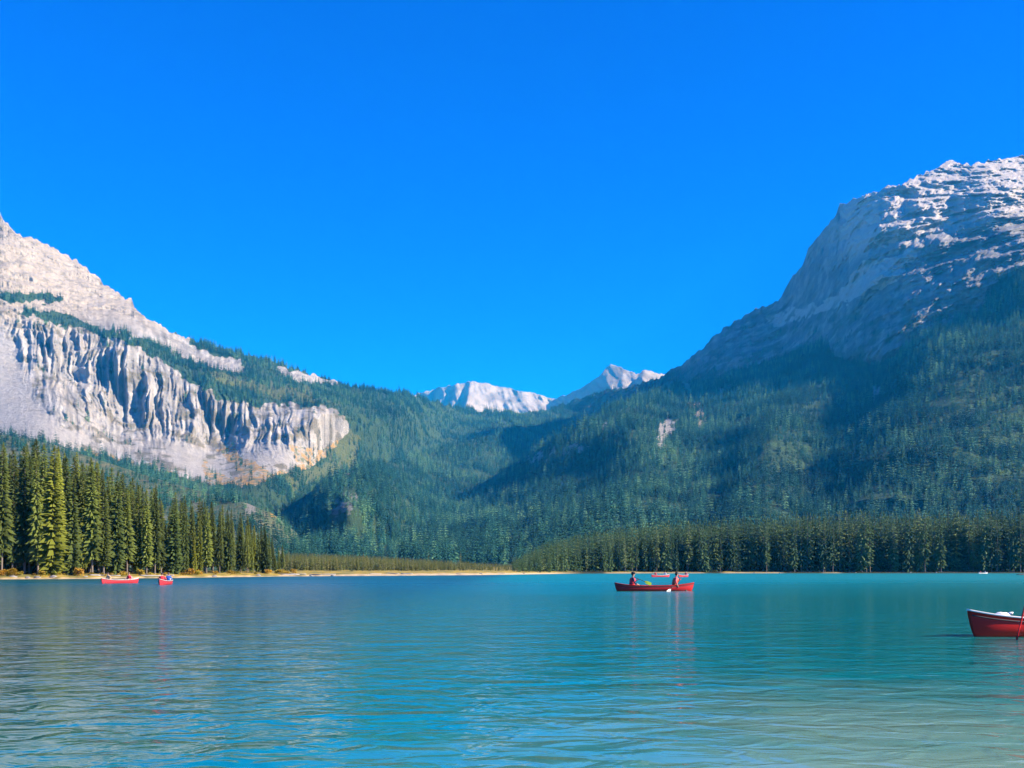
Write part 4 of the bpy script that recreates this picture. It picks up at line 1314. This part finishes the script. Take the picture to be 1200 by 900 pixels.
def boats():
    # the dark red canoe with two paddlers
    c = on_plane(767, 692.6)
    cn = canoe('dark red canoe with two paddlers gliding on open water', c, math.radians(9), M_MAROON, rim=M_MAROON)
    p1, h1 = person('person in a red life vest over dark sleeves in the dark red canoe', cn, -1.45, +1, M_NAVY, M_VEST, M_HAIRD, (-0.10, 0.34, 0.42), (0.26, 0.30, 0.16), lean=0.04, hat=M_BLACK, size=1.12)
    p2, h2 = person('person in an orange-red jacket leaning on a paddle in the dark red canoe', cn, 1.25, +1, M_PINKC, M_VESTO, M_HAIRD, (0.02, 0.30, 0.40), (0.33, 0.10, 0.12), lean=0.10, size=1.12)
    paddle('paddle with a lime yellow blade held up by the person in a red vest', (h1[0].x - 0.30, h1[0].y - 0.10, h1[0].z + 0.22), (c.x - 0.62 + 0.35, c.y - 0.55, 0.42), M_LIME, M_DARK, facing=(0.1, -1, 0.2))
    b = on_plane(777, 692)
    paddle('paddle with a pale blade dipping beside the dark red canoe', (h2[0].x + 0.05, h2[0].y, h2[0].z + 0.12), (b.x - 0.12, c.y - 0.62, -0.16), M_WHITEP, M_DARK, facing=(0.1, -1, 0.2))
    # the bright red canoe cut by the picture's right side
    c = on_plane(1146, 745.5)
    cn = canoe('bright red canoe with pale gunwale and a white bag in its bow', c + Vector((2.18, 0.42, 0)), math.radians(14), M_RED)
    p3, h3 = person('person in a dark jacket and blue vest seated in the bright red canoe', cn, -0.86, -1, M_NAVY, M_BLUEC, M_HAIRB, (-0.30, 0.22, 0.14), (-0.02, 0.32, 0.42), lean=0.04)
    mesh_root = bpy.data.objects.new('dry_bag', None); mesh_root.location = cn.location + Matrix.Rotation(cn.rotation_euler.z, 4, 'Z') @ Vector((-1.82, -0.06, 0.40)); COL.objects.link(mesh_root)
    tag(mesh_root, 'small white bag lying in the bow of the bright red canoe', 'bag')
    VV, FF = [], []
    rr = random.Random(4)
    n, m = 12, 7
    for i in range(m + 1):
        th_ = math.pi * i / m
        for k in range(n):
            a = 6.28318 * k / n
            q = 1 + 0.13 * rr.uniform(-1, 1)
            VV.append((0.17 * q * math.sin(th_) * math.cos(a), 0.10 * q * math.sin(th_) * math.sin(a), 0.075 * q * math.cos(th_)))
    for i in range(m):
        for k in range(n):
            FF.append((i * n + k, (i + 1) * n + k, (i + 1) * n + (k + 1) % n, i * n + (k + 1) % n))
    bg_ = mesh_obj('sack', VV, FF, M_BAG, mesh_root)
    mesh_obj('closure', *tube([(0.13, 0, 0.03), (0.18, 0.01, 0.06), (0.22, 0.0, 0.05)], [0.035, 0.02, 0.03], 7), M_BAG, mesh_root)
    b = on_plane(1190, 750)
    paddle('red paddle dipping beside the bright red canoe', (b.x + 0.30, b.y + 0.02, 1.12), (b.x - 0.03, b.y + 0.0, -0.22), M_RED, M_RED, facing=(0.9, -0.3, 0))
    # two canoes off the sandy shore
    c = on_plane(141, 683.5)
    cn = canoe('faded red canoe with low seated people off the sandy shore stand', c, math.radians(68), M_PINK)
    person('person in pink-red seated in the faded red canoe off the sandy shore', cn, 1.25, -1, M_PINKC, M_VEST, M_HAIRB, (-0.2, 0.3, 0.2), (0.2, 0.3, 0.2))
    person('person in tan seated in the faded red canoe off the sandy shore', cn, -1.45, -1, M_TAN, None, M_HAIRD, (-0.2, 0.3, 0.15), (0.2, 0.3, 0.15), lean=0.12)
    c = on_plane(194, 685)
    cn = canoe('red canoe seen nearly end-on with a big red figure off the sandy shore', c, math.radians(97), M_PINK, rim=M_ALU)
    person('person in a bright red jacket and vest, back turned, in the end-on canoe', cn, -1.45, +1, M_VEST, M_VEST, M_HAIRD, (-0.28, 0.25, 0.2), (0.28, 0.25, 0.2), lean=0.06)
    person('person in blue in the front of the end-on canoe', cn, 1.25, +1, M_BLUEC, None, M_HAIRB, (-0.2, 0.3, 0.2), (0.2, 0.3, 0.2))
    # far canoes beyond the dark red one
    c = on_plane(774, 676.2)
    cn = canoe('pink-red canoe far out near the opposite bank, beyond the dark red canoe', c, math.radians(40), M_PINK)
    person('person in white in the far pink-red canoe', cn, 1.25, +1, M_WHITEC, None, M_HAIRB, (-0.2, 0.3, 0.2), (0.2, 0.3, 0.2))
    person('person in a red vest in the far pink-red canoe', cn, -1.45, +1, M_PINKC, M_VEST, M_HAIRB, (-0.2, 0.3, 0.2), (0.2, 0.3, 0.2))
    c = on_plane(801, 676.2)
    cn = canoe('distant red canoe half hidden behind the person in the orange-red jacket', c, math.radians(60), M_PINK)
    person('person in pink-red in the distant half hidden canoe', cn, 1.25, +1, M_PINKC, None, M_HAIRB, (-0.2, 0.3, 0.2), (0.2, 0.3, 0.2))
    # a last one under the dark spruce wall
    c = on_plane(1152, 672.4)
    cn = canoe('tiny pale canoe under the dark spruce wall on the far side', c, math.radians(30), M_ALU)
    person('person in white in the tiny pale canoe', cn, 1.25, -1, M_WHITEC, None, M_HAIRD, (-0.2, 0.3, 0.2), (0.2, 0.3, 0.2))
    person('person in pink in the tiny pale canoe', cn, -1.45, -1, M_PINKC, None, M_HAIRB, (-0.2, 0.3, 0.2), (0.2, 0.3, 0.2))
    # a dark log adrift
    c = on_plane(1197, 673.8)
    rr = random.Random(9)
    lg = bpy.data.objects.new('driftwood_log', None); lg.location = c; COL.objects.link(lg)
    tag(lg, 'short dark log adrift near the dark spruce wall', 'log')
    mesh_obj('stem', *tube([(-1.3, 0.1, 0.02), (-0.5, 0.0, 0.10), (0.4, 0.05, 0.13), (1.2, -0.1, 0.04)], [0.12, 0.17, 0.18, 0.10], 9), M_BARK, lg)
    mesh_obj('branch_stub', *tube([(0.3, 0.05, 0.2), (0.45, 0.0, 0.42), (0.5, 0.05, 0.55)], [0.06, 0.045, 0.03], 6), M_BARK, lg)
boats()

# ------------------------------------------------------------------ mountain air
def haze():
    x0, x1, y0, y1, z0, z1 = -9800, 9800, -1400, 14600, -3.0, 1750.0
    V, Fc = box((x0 + x1) / 2, (y0 + y1) / 2, (z0 + z1) / 2, x1 - x0, y1 - y0, z1 - z0)
    m = bpy.data.materials.new('mountain_air'); m.use_nodes = True
    nt = m.node_tree; nt.nodes.clear()
    out = nt.nodes.new('ShaderNodeOutputMaterial')
    pv = nt.nodes.new('ShaderNodeVolumePrincipled')
    pv.inputs['Color'].default_value = (0.012, 0.42, 1.0, 1)
    pv.inputs['Density'].default_value = 0.000072
    pv.inputs['Absorption Color'].default_value = (1, 1, 1, 1)      # clear air scatters, it does not soak light up
    pv.inputs['Anisotropy'].default_value = 0.0
    nt.links.new(pv.outputs[0], out.inputs['Volume'])
    o = mesh_obj('haze', V, Fc, m, None, False)
    tag(o, 'thin blue mountain air over the whole valley', 'haze', kind='stuff')
haze()
